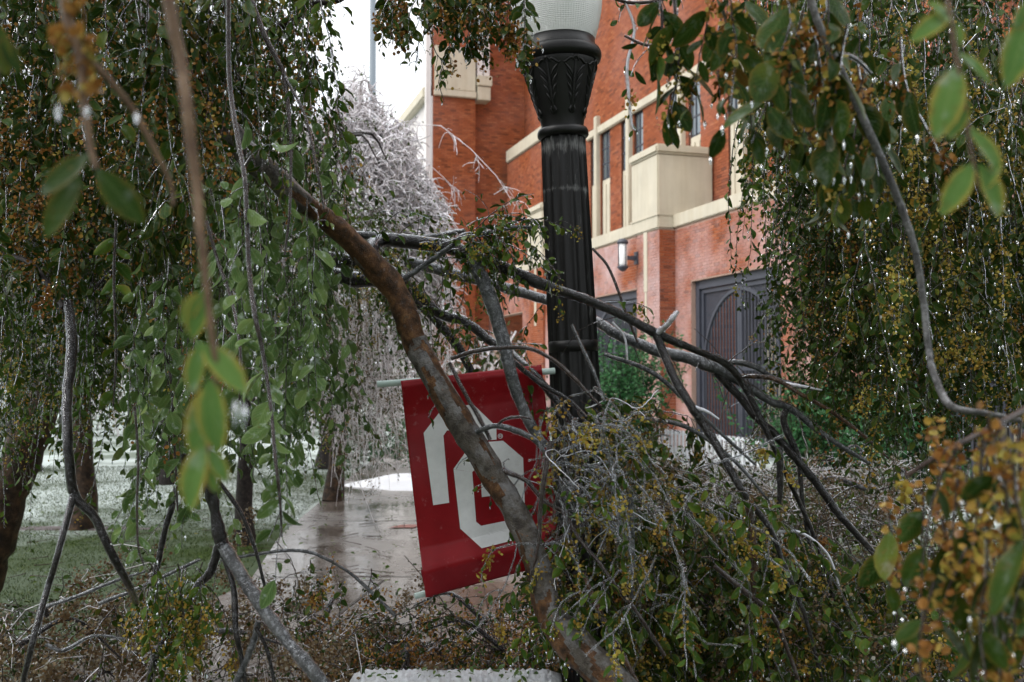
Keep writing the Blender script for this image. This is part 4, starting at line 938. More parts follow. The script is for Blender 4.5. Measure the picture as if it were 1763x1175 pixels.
le.limb([(140, 250, 6, 14), (300, 120, 5.2, 11), (400, 95, 4.7, 9), (520, 20, 4.5, 8), (640, -60, 4.5, 7)], 'bark_dark')
le.limb([(190, 30, 4.6, 6), (250, 80, 4.5, 6), (295, 130, 4.4, 5), (350, 230, 4.3, 5), (375, 290, 4.2, 4), (388, 330, 4.2, 2)], 'twig', 6, .0015)
le.limb([(118, 520, 3.6, 7), (124, 600, 3.5, 9), (116, 680, 3.4, 8), (117, 760, 3.3, 8), (127, 850, 3.3, 8), (163, 891, 3.3, 7), (191, 952, 3.3, 7), (221, 1006, 3.4, 6), (235, 1040, 3.6, 5)], 'bark_dark', 8, .0012)
le.limb([(127, 850, 3.3, 6), (102, 945, 3.2, 5), (82, 1013, 3.2, 5), (58, 1098, 3.1, 5), (36, 1190, 3.1, 4)], 'bark_dark', 8, .0012)
le.limb([(110, 530, 3.6, 5), (60, 460, 3.8, 5), (20, 440, 4, 4)], 'bark_dark', 6)
le.limb([(240, 430, 3.9, 5), (190, 470, 3.9, 4), (160, 500, 3.8, 3)], 'bark_dark', 6, .001)
# dark crown, top left
hang(le, 420, (-120, 520), (-260, 210), (4.4, 6.8), (.5, 1.5), leaf='leaf_dark', tmpl=0, size=(.028, .052), spacing=.023, side=4, sideL=(.12, .4), seed=2600, seedm='seed', seedsize=.012, single=0)
hang(le, 130, (-60, 330), (-200, 330), (3.3, 5.2), (.4, 1.1), leaf='leaf_dark', tmpl=1, size=(.034, .062), spacing=.026, side=3, seed=1500, seedm='seed', seedsize=.012, single=0, ice=.0006, drops=.2)
# mid-depth curtains over the whole left
hang(le, 260, (-80, 600), (150, 520), (4.6, 8), (.6, 1.5), leaf='leaf_mid', tmpl=0, size=(.030, .048), spacing=.026, side=2, seed=900, seedm='seed_y', ice=.0012)
hang(le, 120, (-40, 330), (380, 560), (3.8, 5.5), (.4, .9), leaf='leaf_mid', tmpl=0, size=(.030, .045), spacing=.026, side=2, seed=300, seedm='seed_y', ice=.001, drops=.2)
# pale sharp curtain between x 330..560
hang(le, 44, (330, 590), (150, 430), (3.5, 4.4), (.5, 1.15), leaf='leaf_pale', tmpl=1, size=(.045, .066), spacing=.030, side=1, sideL=(.06, .2), ice=.001, drops=.35, single=170, lean=.10, r=.0018, m='twig')
hang(le, 30, (380, 545), (330, 560), (2.7, 3.3), (.3, .65), leaf='leaf_pale', tmpl=1, size=(.040, .062), spacing=.030, side=1, sideL=(.05, .15), ice=.001, drops=.4, single=60, lean=.10, r=.0016, jit=.08)
hang(le, 26, (220, 350), (420, 620), (2.9, 3.8), (.4, .8), leaf='leaf_pale', tmpl=1, size=(.042, .062), spacing=.032, side=1, sideL=(.05, .15), ice=.001, drops=.35, single=60, lean=.08, r=.0016)
# crown over the viewer's head: the photograph is taken from under the trees
def overhead(pl, xr, n, limbs):
    for k in range(limbs):
        x0 = U(*xr); a = np.array([x0, 6.0, 4.6]); pl.limb_w(spline(np.array([[xr[0] if xr[0] < 0 else xr[1], 5.5, 4.0], [x0 * .8, 3.0, 5.2], [x0, 0.5, 5.0], [x0 * .7, -3, 4.2]]), 12), np.linspace(.07, .02, 12), 'bark_dark', 7)
    P0 = np.stack([U(*xr, n), U(-4, 3, n), U(0, 1.6, n)], 1); P0[:, 2] += 4.0 + np.maximum(P0[:, 1], 0) * .42
    P = strands(P0, rng.normal(size=(n, 3)) + [0, 0, -.2], U(.3, 1.0, n), 7, .25, .15); P[..., 2] = np.maximum(P[..., 2], 2.6 + np.maximum(P[..., 1], 0) * .42); pl.twigs(P, .004, .001)
    pl.leaves(P, .022, (.05, .08), (.42, .6), 'leaf_dark', 0, 0)
overhead(le, (-4.5, .2), 950, 4)
def side_crown():
    n = 450; P0 = np.stack([U(-7, -1.6, n), U(2.5, 8, n), U(3.9, 5.6, n) + 0], 1); P0[:, 2] += np.maximum(P0[:, 1] - 4, 0) * .35; P = strands(P0, rng.normal(size=(n, 3)), U(.3, .9, n), 7, .3, .15); le.twigs(P, .004, .001); le.leaves(P, .022, (.05, .08), (.42, .6), 'leaf_dark', 0, 0)
side_crown()
hang(le, 34, (120, 400), (-120, 60), (2.7, 3.2), (.25, .65), leaf='leaf_dark', tmpl=1, size=(.034, .056), spacing=.026, side=3, sideL=(.08, .22), seed=260, ice=.001, drops=.3)
hang(le, 30, (330, 560), (-100, 120), (3.0, 3.4), (.2, .5), leaf='leaf_mid', tmpl=1, size=(.030, .050), spacing=.028, side=3, sideL=(.08, .25), seed=60, ice=.0016, drops=.4)
le.done()
# named long strands, sharp, each a part-built hanging branch
def strand_branch(rows, label, leaf='leaf_pale', size=(.052, .072), spacing=.038, m='twig', ice=.0011, seed=0, tmin=.05, seedm='seed', group='leafy branches hanging from above', ratio=(.45, .58), prob=1, down=.5, drops=.4, seedsize=.012, per=9, spread=.013, subs=0, subL=(.06, .16), side=.75, name='hanging_branch', sprd=.6):
    q = spline(rows, max(14, 5 * len(rows))); P = W(q[:, 0], q[:, 1], q[:, 2]); rad = np.maximum(q[:, 3], .3) * q[:, 2] / F
    pl = Plant(name, P[0], label, 'branch', group); pl.limb_w(P, rad, m, 8, ice, 'stem')
    sets = [P[None]]
    if subs:
        S_ = side_twigs(P[None], subs, subL, .4, 6, (.05, 1), .7); pl.twigs(S_, .0013, .0006, m, 4, ice * .8); sets.append(S_)
    for s_ in sets:
        tips, Ls = pl.leaves(s_, spacing, size, ratio, leaf, 2, tmin, side=side, single=220, prob=prob, down=down, spread=sprd)
        if drops: pl.drops(tips[rng.random(len(tips)) < drops], (.0015, .003), (1.2, 4))
    if seed:
        for s_ in sets:
            k = max(seed // len(sets), 1); si = rng.integers(0, len(s_), k); X, T = along(s_, si, U(tmin, 1, k))
            for i_ in range(k):
                c = X[i_] + rng.normal(size=(per, 3)) * spread * [1, 1, 1.4]; build('seed_cluster', [discs(c, U(seedsize * .75, seedsize * 1.3, per), 0)], G[seedm if rng.random() < .75 else 'seed_y'], pl.o)
    pl.done(); return pl
strand_branch([(393, -20, 2.5, 3.5), (395, 136, 2.5, 3.5), (409, 238, 2.45, 3.5), (422, 316, 2.4, 3.5), (429, 465, 2.35, 4), (439, 543, 2.3, 4), (453, 610, 2.3, 3.5), (466, 700, 2.25, 3), (474, 790, 2.2, 3), (482, 860, 2.2, 2.5), (485, 925, 2.2, 1.5)], 'longest leafy strand, hanging straight down past the left side of the red banner', tmin=.28, subs=10)
strand_branch([(429, -10, 2.9, 4.5), (455, 60, 2.9, 4.5), (478, 105, 2.9, 4), (490, 135, 2.9, 3.5), (500, 238, 2.85, 2.5), (499, 358, 2.8, 2.2), (490, 440, 2.8, 1.5)], 'iced dark twig with few leaves, hanging before the mottled limb', tmin=.4, spacing=.06, size=(.03, .045))
strand_branch([(490, 132, 2.9, 2.5), (525, 200, 2.85, 2.2), (545, 290, 2.8, 2), (558, 360, 2.8, 1.5)], 'short bare iced twig curving beside the silver elm crown', spacing=.08, size=(.03, .04))
strand_branch([(355, 380, 2.6, 2.5), (372, 440, 2.6, 2.5), (402, 530, 2.55, 2.5), (414, 610, 2.5, 2.2), (412, 690, 2.5, 1.5)], 'leafy twig hanging just left of the longest strand', spacing=.04, subs=5)
strand_branch([(232, 700, 2.5, 2), (238, 790, 2.5, 2), (236, 860, 2.5, 2), (238, 940, 2.5, 1.5), (248, 975, 2.5, 1)], 'silvery leafed strand ending above the broken twigs on the lawn side', spacing=.032, size=(.035, .05), drops=.5)
strand_branch([(265, 480, 3.1, 2), (270, 560, 3.0, 2), (292, 640, 3.0, 2), (300, 760, 3.0, 2), (306, 880, 3.0, 1.5)], 'thin leafy strand with reddish knots hanging left of the blurred leaves', spacing=.032, seed=8, drops=.5)
strand_branch([(200, 380, 3.3, 2), (196, 480, 3.3, 2), (200, 600, 3.3, 1.8), (195, 700, 3.3, 1.2)], 'thin leafy strand hanging before the brown leaning trunk', leaf='leaf_mid', spacing=.035)

# ---- blurred near twigs at the left
nb = Plant('hanging_branch', W1(285, 0, .75), 'tan blurred stem with large pale leaves hanging close to the viewer', 'branch', 'blurred branches close to the viewer')
nb.limb([(280, -60, .74, 9), (297, 40, .74, 11), (312, 110, .74, 10), (322, 190, .73, 10), (338, 320, .73, 9), (345, 400, .72, 8), (356, 500, .72, 6), (362, 560, .72, 6), (372, 640, .72, 5), (366, 740, .72, 4), (350, 800, .72, 3)], 'twig_tan', 10, 0, name='stem')
def near_leaves(pl, lst, m):
    for (x0, y0, x1, y1, d, w, tw) in lst:
        a, b = W1(x0, y0, d), W1(x1, y1, d + .0); Dv = b - a; L_ = np.linalg.norm(Dv); Nn = nrm((-FWD + UPV * tw + RT * (U(-.3, .3)))[None]); leaf_objects(a[None], Dv[None], nrm(np.cross(np.cross(Dv[None], Nn), Dv[None])), [L_], [.5], G[m], pl.o)
near_leaves(nb, [(352, 495, 330, 585, .72, .5, .3), (345, 500, 312, 560, .72, .5, .5), (345, 590, 425, 675, .72, .5, .9), (360, 650, 375, 780, .71, .5, .2), (375, 650, 330, 790, .73, .5, .5), (352, 760, 322, 880, .72, .5, .4), (358, 770, 392, 830, .72, .5, .6), (345, 590, 330, 680, .74, .5, -.2), (362, 800, 372, 850, .72, .5, .2)], 'leaf_fg')
nb.drops(W(np.array([405., 420]), np.array([700., 705]), np.full(2, .71)), (.0025, .003), (3, 4)); nb.done()
nc = Plant('hanging_branch', W1(110, 0, .8), 'blurred twig with brown seed tufts and two dark leaves in the top left corner', 'branch', 'blurred branches close to the viewer')
nc.limb([(100, -60, .8, 9), (118, 40, .8, 9), (138, 100, .8, 8), (146, 180, .8, 7), (155, 250, .8, 6), (165, 290, .8, 5)], 'twig_tan', 8, 0, name='stem')
nc.limb([(140, 90, .8, 6), (190, 140, .82, 6), (235, 200, .84, 6), (272, 270, .85, 5), (295, 320, .86, 4), (298, 355, .86, 3)], 'twig_tan', 8, 0, name='stem')
near_leaves(nc, [(155, 265, 68, 335, .8, .5, .5), (165, 290, 248, 385, .8, .5, .5), (140, 300, 75, 410, .82, .5, .2), (0, 60, 35, 125, .8, .5, .4), (-15, 30, 10, 130, .8, .5, .2)], 'leaf_dark')
for (x, y) in ((95, 70), (110, 85), (125, 60), (130, 20), (150, 75), (115, 110), (150, 120), (160, 150), (120, 160)):
    c = W1(x, y, .8) + rng.normal(size=(10, 3)) * .004; build('seed_cluster', [discs(c, U(.008, .013, 10), 0)], G['seed'], nc.o)
nc.drops(W(np.array([100., 150, 235]), np.array([185., 185, 195]), np.full(3, .79)), (.002, .003), (2, 3)); nc.done()

# ---- sprigs above the centre
tb = Plant('hanging_branch', W1(780, -60, 3.1), 'dark leafed branch with dripping ice hanging over the cream stone tower top', 'branch', 'leafy branches hanging from above')
tb.limb([(560, -70, 3.2, 7), (650, -60, 3.1, 6), (760, -55, 3.1, 5), (880, -70, 3.1, 4)], 'bark_dark', 6)
tb.limb([(540, 5, 3.4, 6), (565, 4, 3.4, 5), (592, -4, 3.4, 5), (640, -40, 3.3, 4)], 'bark_dark', 6)
for (n_, x0, x1, l0, l1) in ((14, 715, 870, .05, .15), (9, 740, 880, .10, .18), (5, 655, 690, .12, .17), (4, 850, 905, .14, .22)):
    hang(tb, n_, (x0, x1), (-55, -10), (2.9, 3.3), (l0 + .05, l1 + .06), K=8, leaf='leaf_dark', tmpl=2, size=(.030, .044), spacing=.016, side=3, sideL=(.03, .09), ice=.001, drops=.5, single=40, seed=40, seedm='seed', lean=.3, r=.0015)
for rows in ([(735, 20, 3.0, 2), (745, 80, 3.0, 1.6), (762, 110, 3.0, 1.6), (755, 140, 3, 1.3), (765, 175, 3, 1)], [(722, 60, 3.0, 1.4), (716, 110, 3, 1)], [(672, -20, 3, 2), (676, 30, 3, 1.6), (672, 75, 3, 1)]):
    q = spline(rows, 10); P = W(q[:, 0], q[:, 1], q[:, 2])[None]; tb.twigs(P, .0014, .0009, 'twig', 4, .001); S_ = side_twigs(P, 7, (.02, .06)); tb.twigs(S_, .0009, .0005, 'twig', 3, .001)
    for s_ in (P, S_):
        tips, _ = tb.leaves(s_, .022, (.022, .032), (.42, .55), 'leaf_mid', 2, .3, single=20); tb.drops(tips, (.0014, .0024), (1.5, 3))
tb.done()
strand_branch([(1050, -5, 2.8, 3), (1085, 5, 2.8, 3), (1130, 2, 2.8, 3), (1165, -10, 2.8, 3)], 'thin bare twig reaching across the brick above the lamp globe', spacing=.05, leaf='leaf_mid', size=(.02, .03), subs=9, subL=(.03, .09), tmin=0)
strand_branch([(1075, 0, 2.8, 1.6), (1092, 50, 2.8, 2), (1080, 110, 2.8, 2.6), (1082, 160, 2.8, 2.4), (1088, 215, 2.8, 1.6), (1094, 225, 2.8, 1)], 'icicle-like twig hanging alone against the brick right of the globe', leaf='leaf_mid', tmin=0, spacing=.03, size=(.014, .024), m='twig_ice', ice=.0022, seed=3)
strand_branch([(1165, 20, 2.2, 3), (1150, 75, 2.2, 3), (1112, 78, 2.2, 2.5), (1075, 62, 2.2, 2)], 'short dark twig with dark leaves left of the seed laden boughs', leaf='leaf_dark', size=(.04, .055), spacing=.05, subs=2)
def leaf_tuft(rows, label, n, size=(.06, .085), leaf='leaf_dark', seedn=8, dr=.6):
    return strand_branch(rows, label, leaf=leaf, size=size, spacing=.020, tmin=.2, seed=seedn, subs=n, subL=(.03, .09), drops=dr, seedm='seed_y', seedsize=.010, down=.9, ratio=(.40, .5))
leaf_tuft([(1160, -10, 2.0, 3), (1165, 60, 2.0, 2.5), (1168, 120, 2.0, 2), (1158, 175, 2.0, 1.6)], 'tuft of dark glossy leaves with red edges before the cream parapet', 4)
leaf_tuft([(1130, -20, 2.0, 3), (1140, 30, 2.0, 2.5), (1135, 90, 2.0, 2)], 'cluster of dark leaves hanging beside the globe at the top edge', 3, seedn=4)

# ---- right-hand elm
re_ = Plant('drooping_elm', W1(1500, -80, 5), 'drooping elm at the right with dense hanging curtains of leaves and brown seeds', 'tree')
re_.limb([(1950, 1200, 6.5, 48), (1900, 700, 6.5, 42), (1860, 300, 6.3, 38), (1780, -20, 6.0, 28), (1600, -160, 5.5, 20), (1400, -200, 5, 14), (1250, -190, 4.8, 8)], 'bark_dark', 12, name='trunk')
hang(re_, 400, (1350, 1830), (-220, 360), (4.2, 7.5), (.6, 1.7), leaf='leaf_dark', tmpl=0, size=(.028, .052), spacing=.023, side=4, sideL=(.12, .42), seed=1000, seedm='seed', seedsize=.012, ice=.0006)
hang(re_, 75, (1270, 1440), (-120, 220), (3.8, 5.2), (.5, 1.1), leaf='leaf_mid', tmpl=1, size=(.024, .040), spacing=.021, side=2, sideL=(.05, .14), seed=250, seedm='seed_y', ice=.0008, drops=.2, single=150, lean=.12, jit=.08, glint=4)
hang(re_, 280, (1400, 1800), (230, 470), (4.0, 6.5), (.5, 1.05), leaf='leaf_dark', tmpl=0, size=(.028, .048), spacing=.022, side=4, sideL=(.12, .36), seed=1300, seedm='seed', seedsize=.012)
hang(re_, 90, (1450, 1790), (-50, 480), (3.2, 4.2), (.4, 1.0), leaf='leaf_dark', tmpl=1, size=(.030, .05), spacing=.024, side=3, sideL=(.1, .3), seed=1300, seedm='seed_y', seedsize=.011, ice=.001, drops=.3, single=60)
overhead(re_, (.2, 4.5), 900, 4)
re_.done()
# nearer seed-laden boughs
sb = Plant('seed_laden_bough', W1(1400, -40, 1.7), 'bough heavy with golden brown seeds and large dark leaves, top right', 'branch')
sb.limb([(1380, -60, 1.6, 7), (1405, 30, 1.6, 6.5), (1450, 125, 1.6, 6.5), (1500, 235, 1.6, 7), (1545, 340, 1.6, 6.5), (1575, 430, 1.6, 6), (1590, 520, 1.6, 6), (1600, 610, 1.58, 5.5), (1612, 655, 1.55, 6), (1638, 700, 1.5, 6.5), (1700, 712, 1.5, 5), (1780, 730, 1.5, 5)], 'bark_grey', 10, 0, name='stem')
sb.limb([(1440, 92, 1.6, 3), (1470, 100, 1.62, 3), (1500, 128, 1.65, 2)], 'bark_grey', 6, .001)
def cl_seeds(pl, n, px_, py_, d_, m, per=11, sz=.012, spread=.011, string=True):
    c = starts(n, px_, py_, d_)
    for k in range(n):
        q = c[k] + rng.normal(size=(per, 3)) * spread * [1, 1, 1.9]
        build('seed_cluster', [discs(q, U(sz * .75, sz * 1.3, per), 0)], G[m if rng.random() < .7 else 'seed_y'], pl.o)
for (n_, px_, py_, d_, l_) in ((26, (1240, 1480), (-60, 60), (1.5, 2.1), (.12, .34)), (16, (1400, 1560), (60, 230), (1.6, 2.2), (.12, .30))):
    P = strands(starts(n_, px_, py_, d_), rng.normal(size=(n_, 3)) * .3 + [0, 0, -1], U(*l_, n_), 8, .4, .12); sb.twigs(P, .0018, .0008, 'twig', 4, .0008)
    tips, _ = sb.leaves(P, .026, (.052, .075), (.38, .5), 'leaf_dark', 2, .1, down=.9, single=150); sb.drops(tips[rng.random(len(tips)) < .7], (.002, .0035), (1.2, 3))
    for i_ in range(n_ * 4):
        X, T = along(P, np.array([i_ % n_]), np.array([U(.1, 1)])); q = X + rng.normal(size=(11, 3)) * .0075 * [1, 1, 2.0]; build('seed_cluster', [discs(q, U(.009, .015, 11), 0)], G['seed' if rng.random() < .7 else 'seed_y'], sb.o)
sb.done()
gb = Plant('seed_laden_bough', W1(1740, 720, 1.3), 'bough of blurred golden seeds with green leaves in the bottom right corner', 'branch')
gb.limb([(1790, 690, 1.5, 7), (1720, 730, 1.4, 6), (1640, 770, 1.3, 5), (1560, 820, 1.3, 4)], 'twig', 8, 0, name='stem')
gb.limb([(1720, 730, 1.4, 6), (1735, 850, 1.3, 5), (1720, 1000, 1.3, 5), (1730, 1190, 1.3, 4)], 'twig', 8, 0, name='stem')
for (n_, px_, py_, d_, l_) in ((13, (1640, 1790), (690, 800), (1.1, 1.5), (.12, .30)), (9, (1600, 1790), (860, 1010), (1.05, 1.4), (.10, .22)), (6, (1500, 1610), (740, 900), (1.4, 1.7), (.08, .20)), (7, (1700, 1790), (680, 1000), (.95, 1.15), (.12, .26))):
    P = strands(starts(n_, px_, py_, d_), rng.normal(size=(n_, 3)) * .3 + [-.1, 0, -1], U(*l_, n_), 8, .4, .12); gb.twigs(P, .0017, .0008, 'twig', 4, .0008)
    tips, _ = gb.leaves(P, .050, (.045, .065), (.38, .5), 'leaf_dark', 2, .1, down=.9, single=70); gb.drops(tips[rng.random(len(tips)) < .5], (.002, .003), (1.2, 3))
    for i_ in range(n_ * 4):
        X, T = along(P, np.array([i_ % n_]), np.array([U(.0, 1)])); q = X + rng.normal(size=(11, 3)) * .0065 * [1, 1, 2.2]; build('seed_cluster', [discs(q, U(.009, .0145, 11), 0)], G['seed' if rng.random() < .6 else 'seed_y'], gb.o)
gb.done()
nr = Plant('hanging_branch', W1(1635, -40, .8), 'bright green blurred leaves close to the viewer at the top right', 'branch', 'blurred branches close to the viewer')
nr.limb([(1625, -60, .8, 4), (1640, 60, .8, 4), (1660, 170, .8, 3.5), (1672, 260, .8, 3), (1685, 330, .8, 2)], 'twig_tan', 8, 0, name='stem')
near_leaves(nr, [(1640, 20, 1568, 70, .8, .5, .5), (1645, 50, 1600, 0, .8, .5, .3), (1650, 40, 1655, 80, .8, .5, .4), (1648, 90, 1710, 145, .8, .5, .9), (1650, 110, 1612, 240, .8, .5, .4), (1665, 170, 1635, 240, .8, .5, .2), (1668, 220, 1728, 300, .8, .5, .7), (1675, 280, 1622, 370, .8, .5, .4), (1685, 280, 1725, 375, .8, .5, .3), (1720, 280, 1690, 330, .8, .5, .6), (1775, 20, 1735, 150, .8, .5, .3), (1770, 0, 1745, 60, .8, .5, .3)], 'leaf_fg'); nr.done()

# ---- the broken limb lying across lamp and banner
bl = Plant('broken_limb', W1(1050, 1175, 3.3), 'broken elm limb coated in ice, fallen across the lamp post and the red banner', 'tree limb')
MR = [(220, -20, 3.3, 19), (270, 60, 3.3, 19), (330, 150, 3.32, 20), (390, 225, 3.36, 21), (430, 268, 3.4, 21), (470, 305, 3.45, 20), (524, 352, 3.53, 18.5), (560, 378, 3.6, 18), (600, 412, 3.66, 18), (640, 452, 3.72, 21), (672, 492, 3.75, 22), (696, 545, 3.74, 20), (712, 590, 3.73, 19.5),
      (735, 630, 3.7, 20), (770, 690, 3.65, 22), (800, 738, 3.62, 21), (830, 785, 3.6, 22), (862, 838, 3.56, 20.5), (890, 890, 3.52, 20), (912, 945, 3.48, 21), (930, 1000, 3.45, 22), (942, 1050, 3.42, 26), (980, 1105, 3.36, 29), (1040, 1165, 3.3, 31), (1120, 1250, 3.25, 34), (1220, 1400, 3.2, 36)]
def smooth(a, k, ax):
    for _ in range(k): a = (np.roll(a, 1, ax) + a * 2 + np.roll(a, -1, ax)) / 4
    return a
def main_limb():
    n, sd = 300, 40; g = spline(MR, n); P = W(g[:, 0], g[:, 1], g[:, 2]); rad = g[:, 3] * g[:, 2] / F
    P += smooth(rng.normal(size=(n, 3)), 60, 0) * .010
    N1 = smooth(smooth(rng.normal(size=(n, sd)), 30, 0), 8, 1); N1 /= N1.std(); N2 = smooth(smooth(rng.normal(size=(n, sd)), 5, 0), 1, 1); N2 /= N2.std()
    N3 = smooth(smooth(rng.normal(size=(n, sd)), 14, 0), 4, 1); N3 /= N3.std(); knot = smooth(rng.normal(size=n), 12, 0); knot /= knot.std()
    V, Fc = tubes(P[None], rad[None], sd); Vg = V.reshape(n, sd, 3); O = Vg - P[:, None]; D = nrm(O); up = D[..., 2]
    t = np.linspace(0, 1, n)[:, None]; py_ = g[:, 1][:, None]
    iced = np.where(py_ < 352, .9, np.where(py_ < 585, -1.5, np.where(py_ < 960, .55, .2 + 1.2 * up + .9 * D[..., 0]))) + N3 * .75 > 0
    Vg = P[:, None] + O * (1 + .045 * N1 + .02 * N2 + .035 * knot[:, None])[..., None] + D * (iced * (.0022 + .0008 * N2))[..., None]
    patch = N1 > .9
    mi = np.where(iced, 0, np.where(patch, 2, 1)); mf = mi[:-1].reshape(-1)
    V = Vg.reshape(-1, 3); c = len(V); cap = np.array([[c, k, (k + 1) % sd] for k in range(sd)])
    bt = [(V, Fc[mf == k], k) for k in (0, 1, 2)]
    o = build('main_limb', [(V, Fc[mf == 0], 0)], [G['bark'], G['bark_brown'], G['bark_brown']], bl.o)
    # one mesh, three bark materials
    me = o.data; me.clear_geometry(); me.from_pydata([tuple(x) for x in V], [], [tuple(int(y) for y in f) for f in Fc]); me.polygons.foreach_set('material_index', mf.astype(np.int32)); me.polygons.foreach_set('use_smooth', np.ones(len(me.polygons), bool)); me.update()
    bl.last = P
main_limb()
MAINP = bl.last
